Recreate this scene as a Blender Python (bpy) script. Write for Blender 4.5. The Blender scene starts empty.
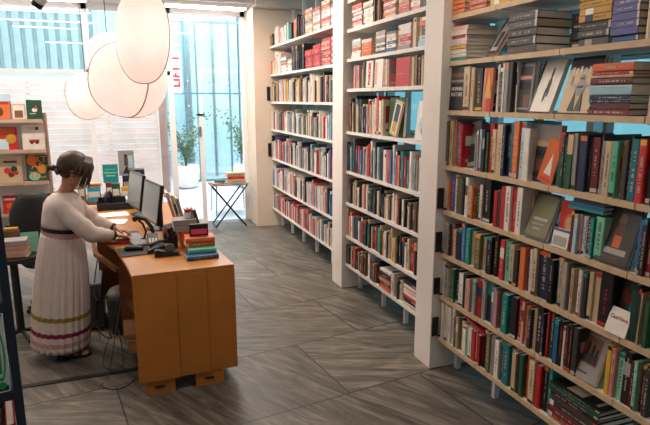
import bpy, bmesh, math, random
from mathutils import Vector, Matrix, Euler
SC = bpy.context.scene
COL = SC.collection
PI = math.pi
R = math.radians
def lin(h):
    h = h.lstrip('#')
    out = []
    for i in (0, 2, 4):
        c = int(h[i:i+2], 16)/255
        out.append(c/12.92 if c <= .04045 else ((c+.055)/1.055)**2.4)
    return tuple(out)
def rgba(h): return lin(h)+(1,)

# ------------------------------------------------------------------ materials
MATS = {}
def mat(name, col, rough=.55, var=.12, scale=9, metal=0, bump=0, spec=.4, emit=0, sheen=0):
    if name in MATS: return MATS[name]
    m = bpy.data.materials.new(name); m.use_nodes = True
    nt = m.node_tree; b = nt.nodes['Principled BSDF']
    c = lin(col)
    tc = nt.nodes.new('ShaderNodeTexCoord'); nz = nt.nodes.new('ShaderNodeTexNoise')
    nz.inputs['Scale'].default_value = scale; nz.inputs['Detail'].default_value = 3
    nt.links.new(tc.outputs['Object'], nz.inputs['Vector'])
    rp = nt.nodes.new('ShaderNodeValToRGB')
    rp.color_ramp.elements[0].position = .3; rp.color_ramp.elements[1].position = .7
    rp.color_ramp.elements[0].color = tuple(x*(1-var) for x in c)+(1,)
    rp.color_ramp.elements[1].color = tuple(min(1, x*(1+var)) for x in c)+(1,)
    nt.links.new(nz.outputs['Fac'], rp.inputs['Fac'])
    nt.links.new(rp.outputs['Color'], b.inputs['Base Color'])
    b.inputs['Roughness'].default_value = rough; b.inputs['Metallic'].default_value = metal
    b.inputs['Specular IOR Level'].default_value = spec
    if bump:
        bp = nt.nodes.new('ShaderNodeBump'); bp.inputs['Strength'].default_value = bump; bp.inputs['Distance'].default_value = .01
        n2 = nt.nodes.new('ShaderNodeTexNoise'); n2.inputs['Scale'].default_value = scale*6
        nt.links.new(tc.outputs['Object'], n2.inputs['Vector'])
        nt.links.new(n2.outputs['Fac'], bp.inputs['Height']); nt.links.new(bp.outputs['Normal'], b.inputs['Normal'])
    if emit:
        b.inputs['Emission Color'].default_value = c+(1,); b.inputs['Emission Strength'].default_value = emit
    MATS[name] = m
    return m

# cover colours: letter -> (word for the label, three tints)
PAL = {
 'k': ('black', ('17171a', '1e1c1d', '131519')), 'n': ('navy blue', ('1d2740', '232f4b', '1a2236')),
 'b': ('blue', ('2c5f8c', '3a6fa0', '255078')), 't': ('teal', ('15807f', '1b9088', '146c78')),
 'g': ('dark green', ('1e4a38', '24573b', '1b3f33')), 'l': ('mint green', ('7fc0a2', '93cbb0', '5fae90')),
 'r': ('red', ('b4262b', 'c23034', 'a01f26')), 'o': ('orange', ('c9602c', 'd56b35', 'b9542a')),
 'y': ('mustard yellow', ('c99a35', 'd6a63c', 'b88a30')), 'w': ('off-white', ('dcd4ca', 'e3ddd5', 'd2c8be')),
 'c': ('cream', ('c2a988', 'b99c7a', 'cdb798')), 'p': ('pink', ('d08f88', 'd9a096', 'c47f7a')),
 'v': ('violet', ('58558c', '625f98', '6a5f8a')), 'm': ('maroon', ('6a2228', '742a2e', '5c1d2a')),
 's': ('grey', ('928d8a', '9f9a96', '83807e')), 'd': ('charcoal', ('3a3735', '45413f', '312f30')),
 'e': ('olive', ('6b6742', '77714a', '5e5a3a')), 'a': ('pale blue', ('a9c3cf', 'b6cdd6', '98b7c6')),
 'u': ('brown', ('6b4630', '79513a', '5c3b28')),
}
LIGHTC = set('wcpslay')
def cmat(ch, k=0):
    return mat('cover_%s_%d' % (PAL[ch][0].replace(' ', '_'), k), PAL[ch][1][k], rough=.45, var=.1, scale=14)
M_PAGE = mat('paper_pages', 'e6dace', rough=.8, var=.06, scale=40)
M_PAGE2 = mat('paper_pages_tan', 'c8b094', rough=.8, var=.06, scale=40)
M_INKD = mat('ink_dark', '2b2726', rough=.5); M_INKL = mat('ink_pale', 'b9b0a5', rough=.5)

# ------------------------------------------------------------------ mesh builder
class MB:
    def __init__(s): s.v = []; s.f = []; s.mi = []; s.mats = []
    def slot(s, m):
        if m not in s.mats: s.mats.append(m)
        return s.mats.index(m)
    def add(s, vs, fs, m, M=None):
        o = len(s.v); k = s.slot(m)
        s.v += [tuple(M @ Vector(v)) if M is not None else tuple(v) for v in vs]
        s.f += [tuple(i+o for i in f) for f in fs]; s.mi += [k]*len(fs)
        return s
    def box(s, x0, x1, y0, y1, z0, z1, m, M=None):
        vs = [(x, y, z) for x in (x0, x1) for y in (y0, y1) for z in (z0, z1)]
        fs = [(0, 1, 3, 2), (4, 6, 7, 5), (0, 4, 5, 1), (2, 3, 7, 6), (0, 2, 6, 4), (1, 5, 7, 3)]
        return s.add(vs, fs, m, M)
    def tube(s, pts, rad, m, n=8, M=None, cap=True):
        pts = [Vector(p) for p in pts]; rings = []
        up = Vector((0, 0, 1))
        for i, p in enumerate(pts):
            t = (pts[min(i+1, len(pts)-1)]-pts[max(i-1, 0)]).normalized()
            a = t.cross(up)
            if a.length < 1e-3: a = t.cross(Vector((0, 1, 0)))
            a.normalize(); b = t.cross(a).normalized()
            r = rad[i] if isinstance(rad, (list, tuple)) else rad
            ra, rb = r if isinstance(r, tuple) else (r, r)
            rings.append([p+a*ra*math.cos(2*PI*k/n)+b*rb*math.sin(2*PI*k/n) for k in range(n)])
        return s.rings(rings, m, M, cap)
    def rings(s, rings, m, M=None, cap=True, closed=True):
        n = len(rings[0]); vs = [v for r in rings for v in r]; fs = []
        for i in range(len(rings)-1):
            for k in range(n if closed else n-1):
                k2 = (k+1) % n
                fs.append((i*n+k, i*n+k2, (i+1)*n+k2, (i+1)*n+k))
        if cap and closed:
            fs.append(tuple(range(n-1, -1, -1))); fs.append(tuple((len(rings)-1)*n+k for k in range(n)))
        return s.add(vs, fs, m, M)
    def lathe(s, prof, m, n=24, M=None, sx=1, sy=1, cap=True):
        return s.rings([[(r*sx*math.cos(2*PI*k/n), r*sy*math.sin(2*PI*k/n), z) for k in range(n)] for r, z in prof], m, M, cap)
    def ell(s, c, r, m, n=16, k=10, M=None):
        prof = []
        for i in range(k+1):
            a = -PI/2+PI*i/k
            prof.append((max(.02, math.cos(a)), math.sin(a)))
        T = Matrix.Translation(c) @ Matrix.Diagonal((r[0], r[1], r[2], 1))
        return s.lathe(prof, m, n, (M @ T) if M is not None else T)
    def build(s, name, parent=None, smooth=False, bevel=0, seg=2, loc=None):
        me = bpy.data.meshes.new(name); me.from_pydata(s.v, [], s.f)
        for m in s.mats: me.materials.append(m)
        me.polygons.foreach_set('material_index', s.mi)
        bm = bmesh.new(); bm.from_mesh(me); bmesh.ops.recalc_face_normals(bm, faces=bm.faces); bm.to_mesh(me); bm.free()
        if smooth: me.polygons.foreach_set('use_smooth', [True]*len(me.polygons))
        o = bpy.data.objects.new(name, me); COL.objects.link(o)
        if parent: o.parent = parent
        if loc is not None: o.location = loc
        if bevel:
            b = o.modifiers.new('bevel', 'BEVEL'); b.width = bevel; b.segments = seg; b.limit_method = 'ANGLE'
        return o
def tag(o, label, cat, group=None, kind=None):
    o['label'] = label; o['category'] = cat
    if group: o['group'] = group
    if kind: o['kind'] = kind
    return o
def empty(name, loc, label, cat, group=None, rz=0):
    o = bpy.data.objects.new(name, None); COL.objects.link(o); o.location = loc; o.rotation_euler = (0, 0, rz)
    o.empty_display_size = .1
    return tag(o, label, cat, group)
def struct(mb, name, label=None, **k):
    o = mb.build(name, **k); o['kind'] = 'structure'
    if label: o['label'] = label; o['category'] = name.split('_')[0]
    return o
def text(body, size, m, M, parent, name='lettering', sx=1, ext=.0004, align='CENTER', bold=0):
    cu = bpy.data.curves.new(name, 'FONT'); cu.body = body; cu.size = size; cu.align_x = align; cu.align_y = 'CENTER'
    cu.extrude = ext; cu.offset = bold; cu.space_character = 1.0+12*bold; cu.materials.append(m)
    tmp = bpy.data.objects.new('tmp_text', cu); COL.objects.link(tmp)
    bpy.context.view_layer.update()
    me = bpy.data.meshes.new_from_object(tmp.evaluated_get(bpy.context.evaluated_depsgraph_get()))
    bpy.data.objects.remove(tmp); bpy.data.curves.remove(cu)
    me.name = name; o = bpy.data.objects.new(name, me); COL.objects.link(o)
    if not me.materials: me.materials.append(m)
    if parent: o.parent = parent
    o.matrix_local = M @ Matrix.Diagonal((sx, 1, 1, 1))
    return o
FRONT = Matrix.Rotation(PI/2, 4, 'X')      # lettering that faces -Y

# ------------------------------------------------------------------ books
rng = random.Random(7)
def book_mesh(t, h, d, ch, top='', seed=0, art=None, plain=False, tint=None):
    """Spine at x=0 facing -x, thickness along y (centred), height z from 0. Returns (cover, pages)."""
    rr = random.Random(seed); k = rr.randrange(3) if tint is None else tint
    cm = cmat(ch, k); a = MB(); bt = min(.0028, t*.14); g = .003
    hard = t > .02 and rr.random() < .5
    rc = min(.004, t*.25) if hard else .001
    # wrap cover: spine outline with rounded shoulders, extruded upward
    y0, y1 = -t/2, t/2
    outer = [(d, y0), (rc*1.5, y0), (rc*.4, y0+rc*.5), (0, y0+rc*1.6), (0, y1-rc*1.6), (rc*.4, y1-rc*.5), (rc*1.5, y1), (d, y1)]
    inner = [(d, y1-bt), (rc*1.5+bt, y1-bt), (bt, y1-rc*1.6-bt*.3), (bt, y0+rc*1.6+bt*.3), (rc*1.5+bt, y0+bt), (d, y0+bt)]
    ow = outer; iw = inner[::-1]
    n = len(ow)
    # bridge as strips: match outer to nearest inner index
    idx = [0, 1, 1, 2, 3, 4, 4, 5]
    vs = []; fs = []
    for z in (0, h):
        vs += [(x, y, z) for x, y in ow]+[(x, y, z) for x, y in iw]
    L = n+len(iw)
    for i in range(n-1):
        fs.append((i, i+1, L+i+1, L+i))
        for base in (0, L):
            q = [base+i, base+i+1, base+n+idx[i+1], base+n+idx[i]]
            fs.append(tuple(dict.fromkeys(q)))
    for j in range(len(iw)-1):
        fs.append((n+j, n+j+1, L+n+j+1, L+n+j))
    fs.append((0, n, L+n, L)); fs.append((n-1, L-1, L+L-1, L+n-1))
    a.add(vs, fs, cm)
    e = .0006
    if top:   # a deep band at the head of the spine
        a.box(-e, d*.97, y0-e, y1+e, h*.64, h-.001, cmat(top, 0))
    if not plain:
        ink = M_INKD if ch in LIGHTC else M_INKL
        if ch in 'wcs' and rr.random() < .35: ink = cmat('r', 0)
        if ch in 'kd' and rr.random() < .3: ink = cmat(rr.choice('yor'), 0)
        # title block: small word-like marks running up the spine
        w = t*rr.uniform(.16, .34); z = h*rr.uniform(.12, .3); ze = h*rr.uniform(.7, .92)
        st = rr.random(); mark = rr.random() < .72
        while z < ze and not top and mark:
            s_ = rr.uniform(.0025, .005)
            if rr.random() < .82: a.box(-e, .0005, -w/2, w/2*rr.uniform(.6, 1), z, z+s_, ink)
            z += s_+rr.uniform(.002, .0035)+(.009 if rr.random() < .15 else 0)
        if st < .3: a.box(-e*.7, .0006, y0+rc, y1-rc, h*.02, h*.09, ink)
        elif st < .5: a.box(-e*.7, .0006, y0+rc, y1-rc, h*.9, h*.985, cmat(rr.choice('rotywk'), 1))
        elif st < .6: a.box(-e*.7, .0006, y0+rc, y1-rc, h*.55, h*.8, cmat(rr.choice('wcsnd'), 1))
        # picture block on the board that faces the aisle's near end
        if rr.random() < .55 and d > .1:
            a.box(d*.12, d*.88, y0-e*.6, y0+.0005, h*rr.uniform(.35, .5), h*rr.uniform(.7, .9), cmat(rr.choice('wcsdarpby'), 2))
            a.box(d*.15, d*.6, y0-e*.6, y0+.0005, h*.12, h*.18, ink)
    if art:   # shapes on the front cover (the -y board): (kind, u0, v0, u1, v1, colour)
        for i, (kd, u0, v0, u1, v1, c2) in enumerate(art):
            m2 = cmat(c2, i % 3) if c2 in PAL else MATS[c2]; ee = e*(1+.35*i)
            if kd == 'r': a.box(d*u0, d*u1, y0-ee, y0+.0003, h*v0, h*v1, m2)
            elif kd == 'o':
                a.rings([[(d*((u0+u1)/2+(u1-u0)/2*math.cos(q*PI/10)), y, h*((v0+v1)/2+(v1-v0)/2*math.sin(q*PI/10))) for q in range(20)] for y in (y0-ee, y0+.0003)], m2)
            elif kd == 't':
                a.rings([[(d*u0, y, h*v0), (d*u1, y, h*v0), (d*(u0+u1)/2, y, h*v1)] for y in (y0-ee, y0+.0003)], m2)
    p = MB(); pm = M_PAGE if rr.random() < .75 else M_PAGE2
    p.box(bt+.0012, d-g, y0+bt+.0002, y1-bt-.0002, g, h-g, pm)
    return a, p
def book(t, h, d, ch, M, label, group, top='', seed=0, art=None, plain=False, cat='book', tint=None):
    a, p = book_mesh(t, h, d, ch, top, seed, art, plain, tint)
    o = a.build('book'); o.matrix_world = M; tag(o, label, cat, group)
    q = p.build('page_block', o)
    q['label'] = 'pale page edges'
    return o
def upM(x, y, z, rx=0, rz=0, ry=0):
    return Matrix.Translation((x, y, z)) @ Euler((rx, ry, rz)).to_matrix().to_4x4()
ORD = 'zeroth first second third fourth fifth sixth seventh eighth ninth tenth eleventh twelfth thirteenth fourteenth fifteenth sixteenth seventeenth eighteenth nineteenth twentieth twenty-first twenty-second twenty-third twenty-fourth'.split()
EXPO = 0.0; LAMP = 26; P_MID = 17; P_FAR = 52; P_NEAR = 6; P_LOBBY = 1000; P_LAN = 1.4
# ------------------------------------------------------------------ camera
cam = bpy.data.cameras.new('camera'); co = bpy.data.objects.new('camera', cam); COL.objects.link(co)
cam.lens = 550/650*36; cam.sensor_width = 36; cam.clip_end = 200; cam.clip_start = .05
co.location = (0, 0, 1.9); co.rotation_euler = (R(90-11.6), 0, R(-20.2))
SC.camera = co
SC.view_settings.view_transform = 'Standard'; SC.view_settings.look = 'None'; SC.view_settings.gamma = 1
SC.view_settings.exposure = EXPO if 'EXPO' in globals() else 0.0
try:
    SC.cycles.use_denoising = True
    SC.cycles.max_bounces = 8; SC.cycles.transparent_max_bounces = 16
    SC.cycles.sample_clamp_indirect = 4; SC.cycles.caustics_reflective = False; SC.cycles.caustics_refractive = False
except Exception: pass

# ------------------------------------------------------------------ sky
w = bpy.data.worlds.new('sky'); SC.world = w; w.use_nodes = True
nt = w.node_tree; bg = nt.nodes['Background']
tc = nt.nodes.new('ShaderNodeTexCoord'); sep = nt.nodes.new('ShaderNodeSeparateXYZ'); rp = nt.nodes.new('ShaderNodeValToRGB')
nt.links.new(tc.outputs['Generated'], sep.inputs[0]); nt.links.new(sep.outputs['Z'], rp.inputs['Fac'])
rp.color_ramp.elements[0].position = 0; rp.color_ramp.elements[0].color = rgba('b4dde6')
rp.color_ramp.elements[1].position = .6; rp.color_ramp.elements[1].color = rgba('d9edf4')
nt.links.new(rp.outputs['Color'], bg.inputs['Color']); bg.inputs['Strength'].default_value = 2.2

# ------------------------------------------------------------------ floor
def floor_mat():
    m = bpy.data.materials.new('quartzite_slabs'); m.use_nodes = True; nt = m.node_tree; N = nt.nodes; L = nt.links
    b = N['Principled BSDF']; tc = N.new('ShaderNodeTexCoord')
    mp = N.new('ShaderNodeMapping'); mp.inputs['Rotation'].default_value = (0, 0, R(-8)); mp.inputs['Location'].default_value = (.42, .47, 0)
    L.new(tc.outputs['Object'], mp.inputs['Vector'])
    br = N.new('ShaderNodeTexBrick'); br.offset = .42; br.inputs['Scale'].default_value = 1
    br.inputs['Brick Width'].default_value = 1.35; br.inputs['Row Height'].default_value = .83
    br.inputs['Mortar Size'].default_value = .006; br.inputs['Mortar Smooth'].default_value = .3
    br.inputs['Color1'].default_value = (0, 0, 0, 1); br.inputs['Color2'].default_value = (1, 1, 1, 1); br.inputs['Mortar'].default_value = (.5, .5, .5, 1)
    L.new(mp.outputs['Vector'], br.inputs['Vector'])
    # streaky veins, two directions, picked slab by slab
    def veins(rot, sx, sy, off):
        q = N.new('ShaderNodeMapping'); q.vector_type = 'TEXTURE'; q.inputs['Rotation'].default_value = (0, 0, R(rot)); q.inputs['Scale'].default_value = (1/sx, 1/sy, 1); q.inputs['Location'].default_value = (off, off*.7, 0)
        L.new(tc.outputs['Object'], q.inputs['Vector'])
        n = N.new('ShaderNodeTexNoise'); n.inputs['Scale'].default_value = 1; n.inputs['Detail'].default_value = 8; n.inputs['Roughness'].default_value = .62; n.inputs['Distortion'].default_value = 1.1
        L.new(q.outputs['Vector'], n.inputs['Vector']); return n
    v1 = veins(-60, 2.2, 15, 3); v2 = veins(-20, 2.2, 13, 9)
    th = N.new('ShaderNodeMath'); th.operation = 'GREATER_THAN'; th.inputs[1].default_value = .62
    L.new(br.outputs['Color'], th.inputs[0])
    mx = N.new('ShaderNodeMix'); mx.data_type = 'FLOAT'
    L.new(th.outputs[0], mx.inputs['Factor']); L.new(v1.outputs['Fac'], mx.inputs[2]); L.new(v2.outputs['Fac'], mx.inputs[3])
    rp = N.new('ShaderNodeValToRGB'); e = rp.color_ramp.elements
    e[0].position = .3; e[0].color = rgba('403c36'); e[1].position = .68; e[1].color = rgba('857b70')
    x = e.new(.5); x.color = rgba('635c53')
    L.new(mx.outputs[0], rp.inputs['Fac'])
    tone = N.new('ShaderNodeMix'); tone.data_type = 'RGBA'; tone.blend_type = 'MULTIPLY'; tone.inputs['Factor'].default_value = 1
    t2 = N.new('ShaderNodeMapRange'); t2.inputs['To Min'].default_value = .86; t2.inputs['To Max'].default_value = 1.08
    L.new(br.outputs['Color'], t2.inputs['Value'])
    L.new(rp.outputs['Color'], tone.inputs[6]); L.new(t2.outputs['Result'], tone.inputs[7])
    gm = N.new('ShaderNodeMix'); gm.data_type = 'RGBA'; gm.inputs[7].default_value = rgba('2e2b29')
    L.new(br.outputs['Fac'], gm.inputs['Factor']); L.new(tone.outputs[2], gm.inputs[6])
    L.new(gm.outputs[2], b.inputs['Base Color'])
    rr = N.new('ShaderNodeMapRange'); rr.inputs['To Min'].default_value = .34; rr.inputs['To Max'].default_value = .55
    L.new(mx.outputs[0], rr.inputs['Value']); L.new(rr.outputs['Result'], b.inputs['Roughness'])
    bp = N.new('ShaderNodeBump'); bp.inputs['Strength'].default_value = .12; bp.inputs['Distance'].default_value = .01
    L.new(mx.outputs[0], bp.inputs['Height']); L.new(bp.outputs['Normal'], b.inputs['Normal'])
    b.inputs['Specular IOR Level'].default_value = .42
    return m
struct(MB().box(-3.2, 3.2, -2.6, 8.6, -.1, 0, floor_mat()), 'floor')
M_WALL = mat('white_plaster', 'e2d9d2', rough=.8, var=.03, scale=4)
M_CREAM = mat('cream_plaster', 'dccab8', rough=.8, var=.03, scale=4)
M_CEIL = mat('ceiling_white', 'e6e2e0', rough=.85, var=.02)
M_WHITE = mat('white_metal', 'e8e6e6', rough=.45, var=.03)
M_BLACK = mat('black_metal', '1b1c1f', rough=.45, var=.1)
M_DKBLUE = mat('slate_blue_metal', '2a3040', rough=.5, var=.1)
M_STEEL = mat('brushed_steel', 'a3a4a6', rough=.35, metal=.9, var=.06)
M_PORT = mat('lobby_paving', 'bfbfca', rough=.5, var=.08, scale=2)
def glass_mat(name, tint, refl=.06):
    m = bpy.data.materials.new(name); m.use_nodes = True; nt = m.node_tree; nt.nodes.clear()
    o = nt.nodes.new('ShaderNodeOutputMaterial'); t = nt.nodes.new('ShaderNodeBsdfTransparent'); g = nt.nodes.new('ShaderNodeBsdfGlossy')
    x = nt.nodes.new('ShaderNodeMixShader'); f = nt.nodes.new('ShaderNodeLayerWeight'); pw_ = nt.nodes.new('ShaderNodeMath'); pw_.operation = 'POWER'; pw_.inputs[1].default_value = 5
    mul = nt.nodes.new('ShaderNodeMath'); mul.operation = 'MULTIPLY_ADD'; mul.inputs[1].default_value = .8; mul.inputs[2].default_value = refl
    nt.links.new(f.outputs['Facing'], pw_.inputs[0]); nt.links.new(pw_.outputs[0], mul.inputs[0]); nt.links.new(mul.outputs[0], x.inputs[0])
    t.inputs['Color'].default_value = rgba(tint); g.inputs['Roughness'].default_value = .0
    nt.links.new(t.outputs[0], x.inputs[1]); nt.links.new(g.outputs[0], x.inputs[2]); nt.links.new(x.outputs[0], o.inputs[0])
    MATS[name] = m; return m
G_CLEAR = glass_mat('clear_glass', 'f4fbfc', .08); G_BLUE = glass_mat('blue_glass', 'b4cbcf', .05); G_LIFT = glass_mat('lift_glass', 'eef7f9', .06)
# ceiling, walls
H = 3.3
struct(MB().box(-3.2, 3.2, -2.6, 8.75, H, H+.15, M_CEIL), 'ceiling')
struct(MB().box(-3.35, -3.2, -2.6, 8.6, 0, H, M_WALL), 'wall_left')
struct(MB().box(-3.35, 3.2, -2.75, -2.6, 0, H, M_WALL), 'wall_behind')
# fins between the bookcases, and the far cross wall
struct(MB().box(1.965, 2.32, 3.17, 3.395, 0, H, M_WALL), 'wall_pier_near', bevel=.004)
struct(MB().box(2.02, 2.38, 5.0, 5.27, 0, H, M_WALL), 'wall_pier_middle', bevel=.004)
struct(MB().box(1.865, 3.2, 8.04, 8.6, 0, H, M_CREAM), 'wall_far', bevel=.004)
struct(MB().box(1.866, 3.2, 7.82, 8.03, 3.17, H, M_WALL), 'ceiling_beam')
struct(MB().box(-3.2, 1.864, 7.95, 8.6, 3.21, H, M_CEIL), 'trim_2')
# right-hand curtain wall behind the bookcases
mb = MB()
for y in [-2.6, -1.4, -.2, .9, 1.95, 3.0, 4.1, 5.15, 6.2, 7.2, 7.98]: mb.box(3.1, 3.2, y, y+.06, 0, H, M_STEEL)
for z in (0, 1.02, 2.3, 3.22): mb.box(3.11, 3.19, -2.6, 8.04, z, z+.07, M_STEEL)
wf = struct(mb, 'window_1')
pane = MB().box(3.145, 3.155, -2.6, 8.04, 0, H, G_BLUE).build('pane', wf)
# street side outside that window
struct(MB().box(3.2, 9, -4, 20, -.12, -.02, M_PORT), 'pavement')
# shopfront
mb = MB(); YF = 8.6
for x0, x1 in ((-3.2, -3.1), (-1.72, -1.66), (-.40, -.33), (.70, .78), (1.80, 1.865)): mb.box(x0, x1, YF, YF+.08, 0, H, M_WHITE)
mb.box(-3.2, 1.865, YF, YF+.08, 3.12, H, M_WHITE); mb.box(-3.2, .74, YF, YF+.08, 2.25, 2.31, M_WHITE)
mb.box(-3.2, 1.15, YF, YF+.08, 0, .07, M_WHITE)
wf2 = struct(mb, 'window_2')
MB().box(-3.1, 1.15, YF+.035, YF+.045, .07, 3.12, G_CLEAR).build('pane', wf2)
MB().box(1.15, 1.8, YF+.035, YF+.045, 2.35, 3.12, G_CLEAR).build('pane', wf2)
d = MB().box(1.125, 1.19, YF-.03, YF+.03, .0, 1.66, M_WHITE); d.box(1.19, 1.79, YF-.005, YF+.005, .01, 2.3, G_CLEAR)
dr = struct(d, 'door_1'); d2 = MB().box(1.115, 1.15, YF-.05, YF-.031, 1.35, 1.5, M_STEEL); d2.box(1.10, 1.2, YF-.04, YF+.04, 1.661, 1.69, M_BLACK)
h_ = d2.build('door_handle', dr); h_['label'] = 'dark metal fitting'
# seam strip in the floor by the counter
struct(MB().box(-1.3, .0, 3.87, 3.915, 0, .006, M_BLACK), 'trim_1')

# ------------------------------------------------------------------ lobby outside
struct(MB().box(-8, 3.1, 8.75, 22, -.12, -.01, M_PORT), 'outside_floor')
M_SLAT = mat('pale_blind', 'e0c6bd', rough=.8, var=.12, scale=3)
mb = MB(); z = .02
while z < 2.2:
    mb.box(-7, .62, 10.2, 10.23, z, z+.085, M_SLAT); z += .094
for x in (-6, -4.4, -2.9, -1.4, -.2, .6): mb.box(x, x+.05, 10.23, 10.27, 0, 2.22, M_WALL)
tag(mb.build('slatted_screen'), 'pale pink-white horizontal slatted screen outside the shopfront window', 'screen')
# corrugated fascia above the screen
M_FAS = mat('corrugated_sheet', '94aeb4', rough=.5, var=.08)
x = -7; pts = []; k = 0
while x < -.3:
    pts += [(x, 11.0), (x+.1, 11.0), (x+.12, 11.05), (x+.16, 11.05)]; x += .18
mb = MB(); mb.rings([[(a, b, 2.42), (a, b, 4.2)] for a, b in pts], M_FAS, closed=False, cap=False)
mb.rings([[(a, b+.08, 2.42), (a, b+.08, 4.2)] for a, b in pts], M_FAS, closed=False, cap=False)
tag(mb.build('corrugated_fascia'), 'pale blue corrugated metal fascia high outside the window', 'fascia')
tag(MB().box(.66, .86, 11.2, 11.4, 0, 4, mat('bronze_column', '9a7a70', rough=.4, metal=.3)).build('bronze_column', bevel=.03), 'brownish bronze column outside behind the paper lanterns', 'column')
# glass lift tower
lt = empty('glass_lift', (1.7, 13.2, 0), 'blue glass lift tower with red LIFT lettering outside the door', 'lift')
fr = MB(); M_LFR = mat('lift_frame', '4a6674', rough=.4)
for x, wd in ((-.62, .03), (-.27, .05), (.0, .03), (.75, .04), (1.25, .04)):
    fr.box(x, x+wd, -.05, .02, 0, 4.6, M_LFR)
for z in (.0, 2.02, 3.6): fr.box(-.62, 1.3, -.04, .015, z, z+.04, M_LFR)
for x, wd in ((-.6, .05), (1.25, .05)): fr.box(x, x+wd, 1.4, 1.47, 0, 4.6, M_DKBLUE)
fr.build('frame', lt)
g = MB().box(-.6, 1.28, .02, .035, 0, 4.6, G_LIFT); g.box(-.6, -.585, .035, 1.4, 0, 4.6, G_LIFT); g.box(1.27, 1.285, .035, 1.4, 0, 4.6, G_LIFT); g.build('glazing', lt)
M_LIFTB = mat('lift_shaft_blue', 'e2edf0', rough=.5, var=.06, scale=1.5)
MB().box(-.55, 1.24, 1.3, 1.36, 0, 4.6, M_LIFTB).box(.5, .56, .8, .9, 0, 4.6, M_STEEL).box(-.1, .0, .9, 1.0, 0, 4.6, M_STEEL).build('shaft_back', lt)
MB().box(-.55, -.33, -.085, -.06, 2.04, 2.95, mat('sign_pale', 'b9d6de', rough=.4)).build('sign_panel', lt)
M_RED = mat('sign_red', 'e0202c', rough=.5, var=.02)
text('LIFT 1', .235, M_RED, Matrix.Translation((-.44, -.087, 2.52)) @ FRONT @ Matrix.Rotation(PI/2, 4, 'Z'), lt, 'lettering', sx=.98, bold=.013, ext=.004)
cl = MB()
for x in (-.5, -.2, .3, .8):
    for z in (1.75, 2.3): cl.ell((x, -.06, z), (.03, .02, .03), M_STEEL, 10, 6)
cl.build('glass_fixing', lt)
# potted tree, seen through the glass
def tree(name, x, y, s, label, pot=True, seed=1):
    r_ = random.Random(seed); t = empty(name, (x, y, 0), label, 'plant')
    if pot:
        MB().lathe([(.16, 0), (.22, .05), (.27, .2), (.285, .38), (.27, .5), (.245, .5), (.24, .44)], mat('pot_white', 'ded8d6', rough=.6), 28).build('pot', t, smooth=True)
        MB().lathe([(.236, .40), (.236, .43)], mat('soil', '3a3028', rough=.9), 20).build('soil', t)
    tr = MB(); lf = MB(); mt = mat('bark', '5b4a3c', rough=.8); ml = mat('leaf_green', '47684c', rough=.5, var=.3)
    ends = []
    for i in range(9):
        a = r_.uniform(0, 2*PI); l = r_.uniform(.6, 1.2)*s; p = [Vector((0, 0, .42))]
        for j in range(5):
            f = (j+1)/5; p.append(Vector((math.cos(a)*f*f*.38*s*l+r_.uniform(-.02, .02), math.sin(a)*f*f*.38*s*l, .42+l*f)))
        tr.tube(p, [.014*(1-.15*j) for j in range(6)], mt, 6); ends += p[2:]
    tr.build('trunk', t)
    for e in ends:
        for q in range(15):
            c = e+Vector((r_.gauss(0, .085), r_.gauss(0, .085), r_.gauss(0, .075)))
            M = Matrix.Translation(c) @ Euler((r_.uniform(-1.2, 1.2), r_.uniform(-1.2, 1.2), r_.uniform(0, 6.3))).to_matrix().to_4x4()
            L_ = r_.uniform(.028, .05)
            lf.add([(0, -L_, 0), (L_*.45, -L_*.2, .004), (L_*.3, L_*.6, .006), (0, L_, 0), (-L_*.3, L_*.6, .006), (-L_*.45, -L_*.2, .004)], [(0, 1, 2, 3), (0, 3, 4, 5)], ml, M)
    o = lf.build('foliage', t); o['kind'] = 'stuff'
    return t
tree('potted_tree', 1.29, 12.3, 1.0, 'bushy young tree in a round white pot outside the shop door')
tree('potted_tree', 2.55, 12.0, 1.05, 'slim tree standing outside at the right edge of the glass door', seed=5)
# teal outdoor table
t = empty('patio_table', (1.7, 9.35, 0), 'thin teal metal table standing outside behind the door', 'table')
M_TEAL = mat('teal_metal', '4b8f9c', rough=.4)
MB().box(-.3, .3, -.28, .28, .49, .51, M_TEAL).build('tabletop', t)
for sx in (-1, 1):
    for sy in (-1, 1): MB().tube([(sx*.27, sy*.25, .49), (sx*.29, sy*.27, -.01)], .011, M_TEAL).build('leg', t)

# ------------------------------------------------------------------ lamps and added fill lights
def area(name, loc, rot, sx, sy, pw, col='ffffff'):
    l = bpy.data.lights.new(name, 'AREA'); l.shape = 'RECTANGLE'; l.size = sx; l.size_y = sy; l.energy = pw; l.color = lin(col)
    o = bpy.data.objects.new(name, l); COL.objects.link(o); o.location = loc; o.rotation_euler = rot; return o
# linear luminaires: housing + glowing diffuser, each a lamp that really lights the room
M_TUBE = mat('lamp_diffuser', 'fff6ee', emit=LAMP if 'LAMP' in globals() else 12, var=0)
def luminaire(x0, x1, y, label, wd=.09, z=H):
    t = empty('linear_light', ((x0+x1)/2, y, z), label, 'ceiling light', 'linear ceiling lights')
    l = (x1-x0)/2
    MB().box(-l, l, -wd/2, wd/2, -.045, .002, M_WHITE).build('housing', t, bevel=.004)
    MB().box(-l+.02, l-.02, -wd/2+.012, wd/2-.012, -.056, -.0455, M_TUBE).build('diffuser', t)
luminaire(.66, 1.8, 8.17, 'long glowing linear light on the ceiling above the door', .22, 3.21)
luminaire(-2.6, -.3, 8.25, 'glowing linear light on the ceiling closest to the shopfront glass', .09, 3.21)
luminaire(-2.6, -.3, 7.3, 'glowing linear light on the ceiling, second from the shopfront glass')
luminaire(-2.6, -.3, 6.1, 'glowing linear light on the ceiling, third from the shopfront glass')
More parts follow.
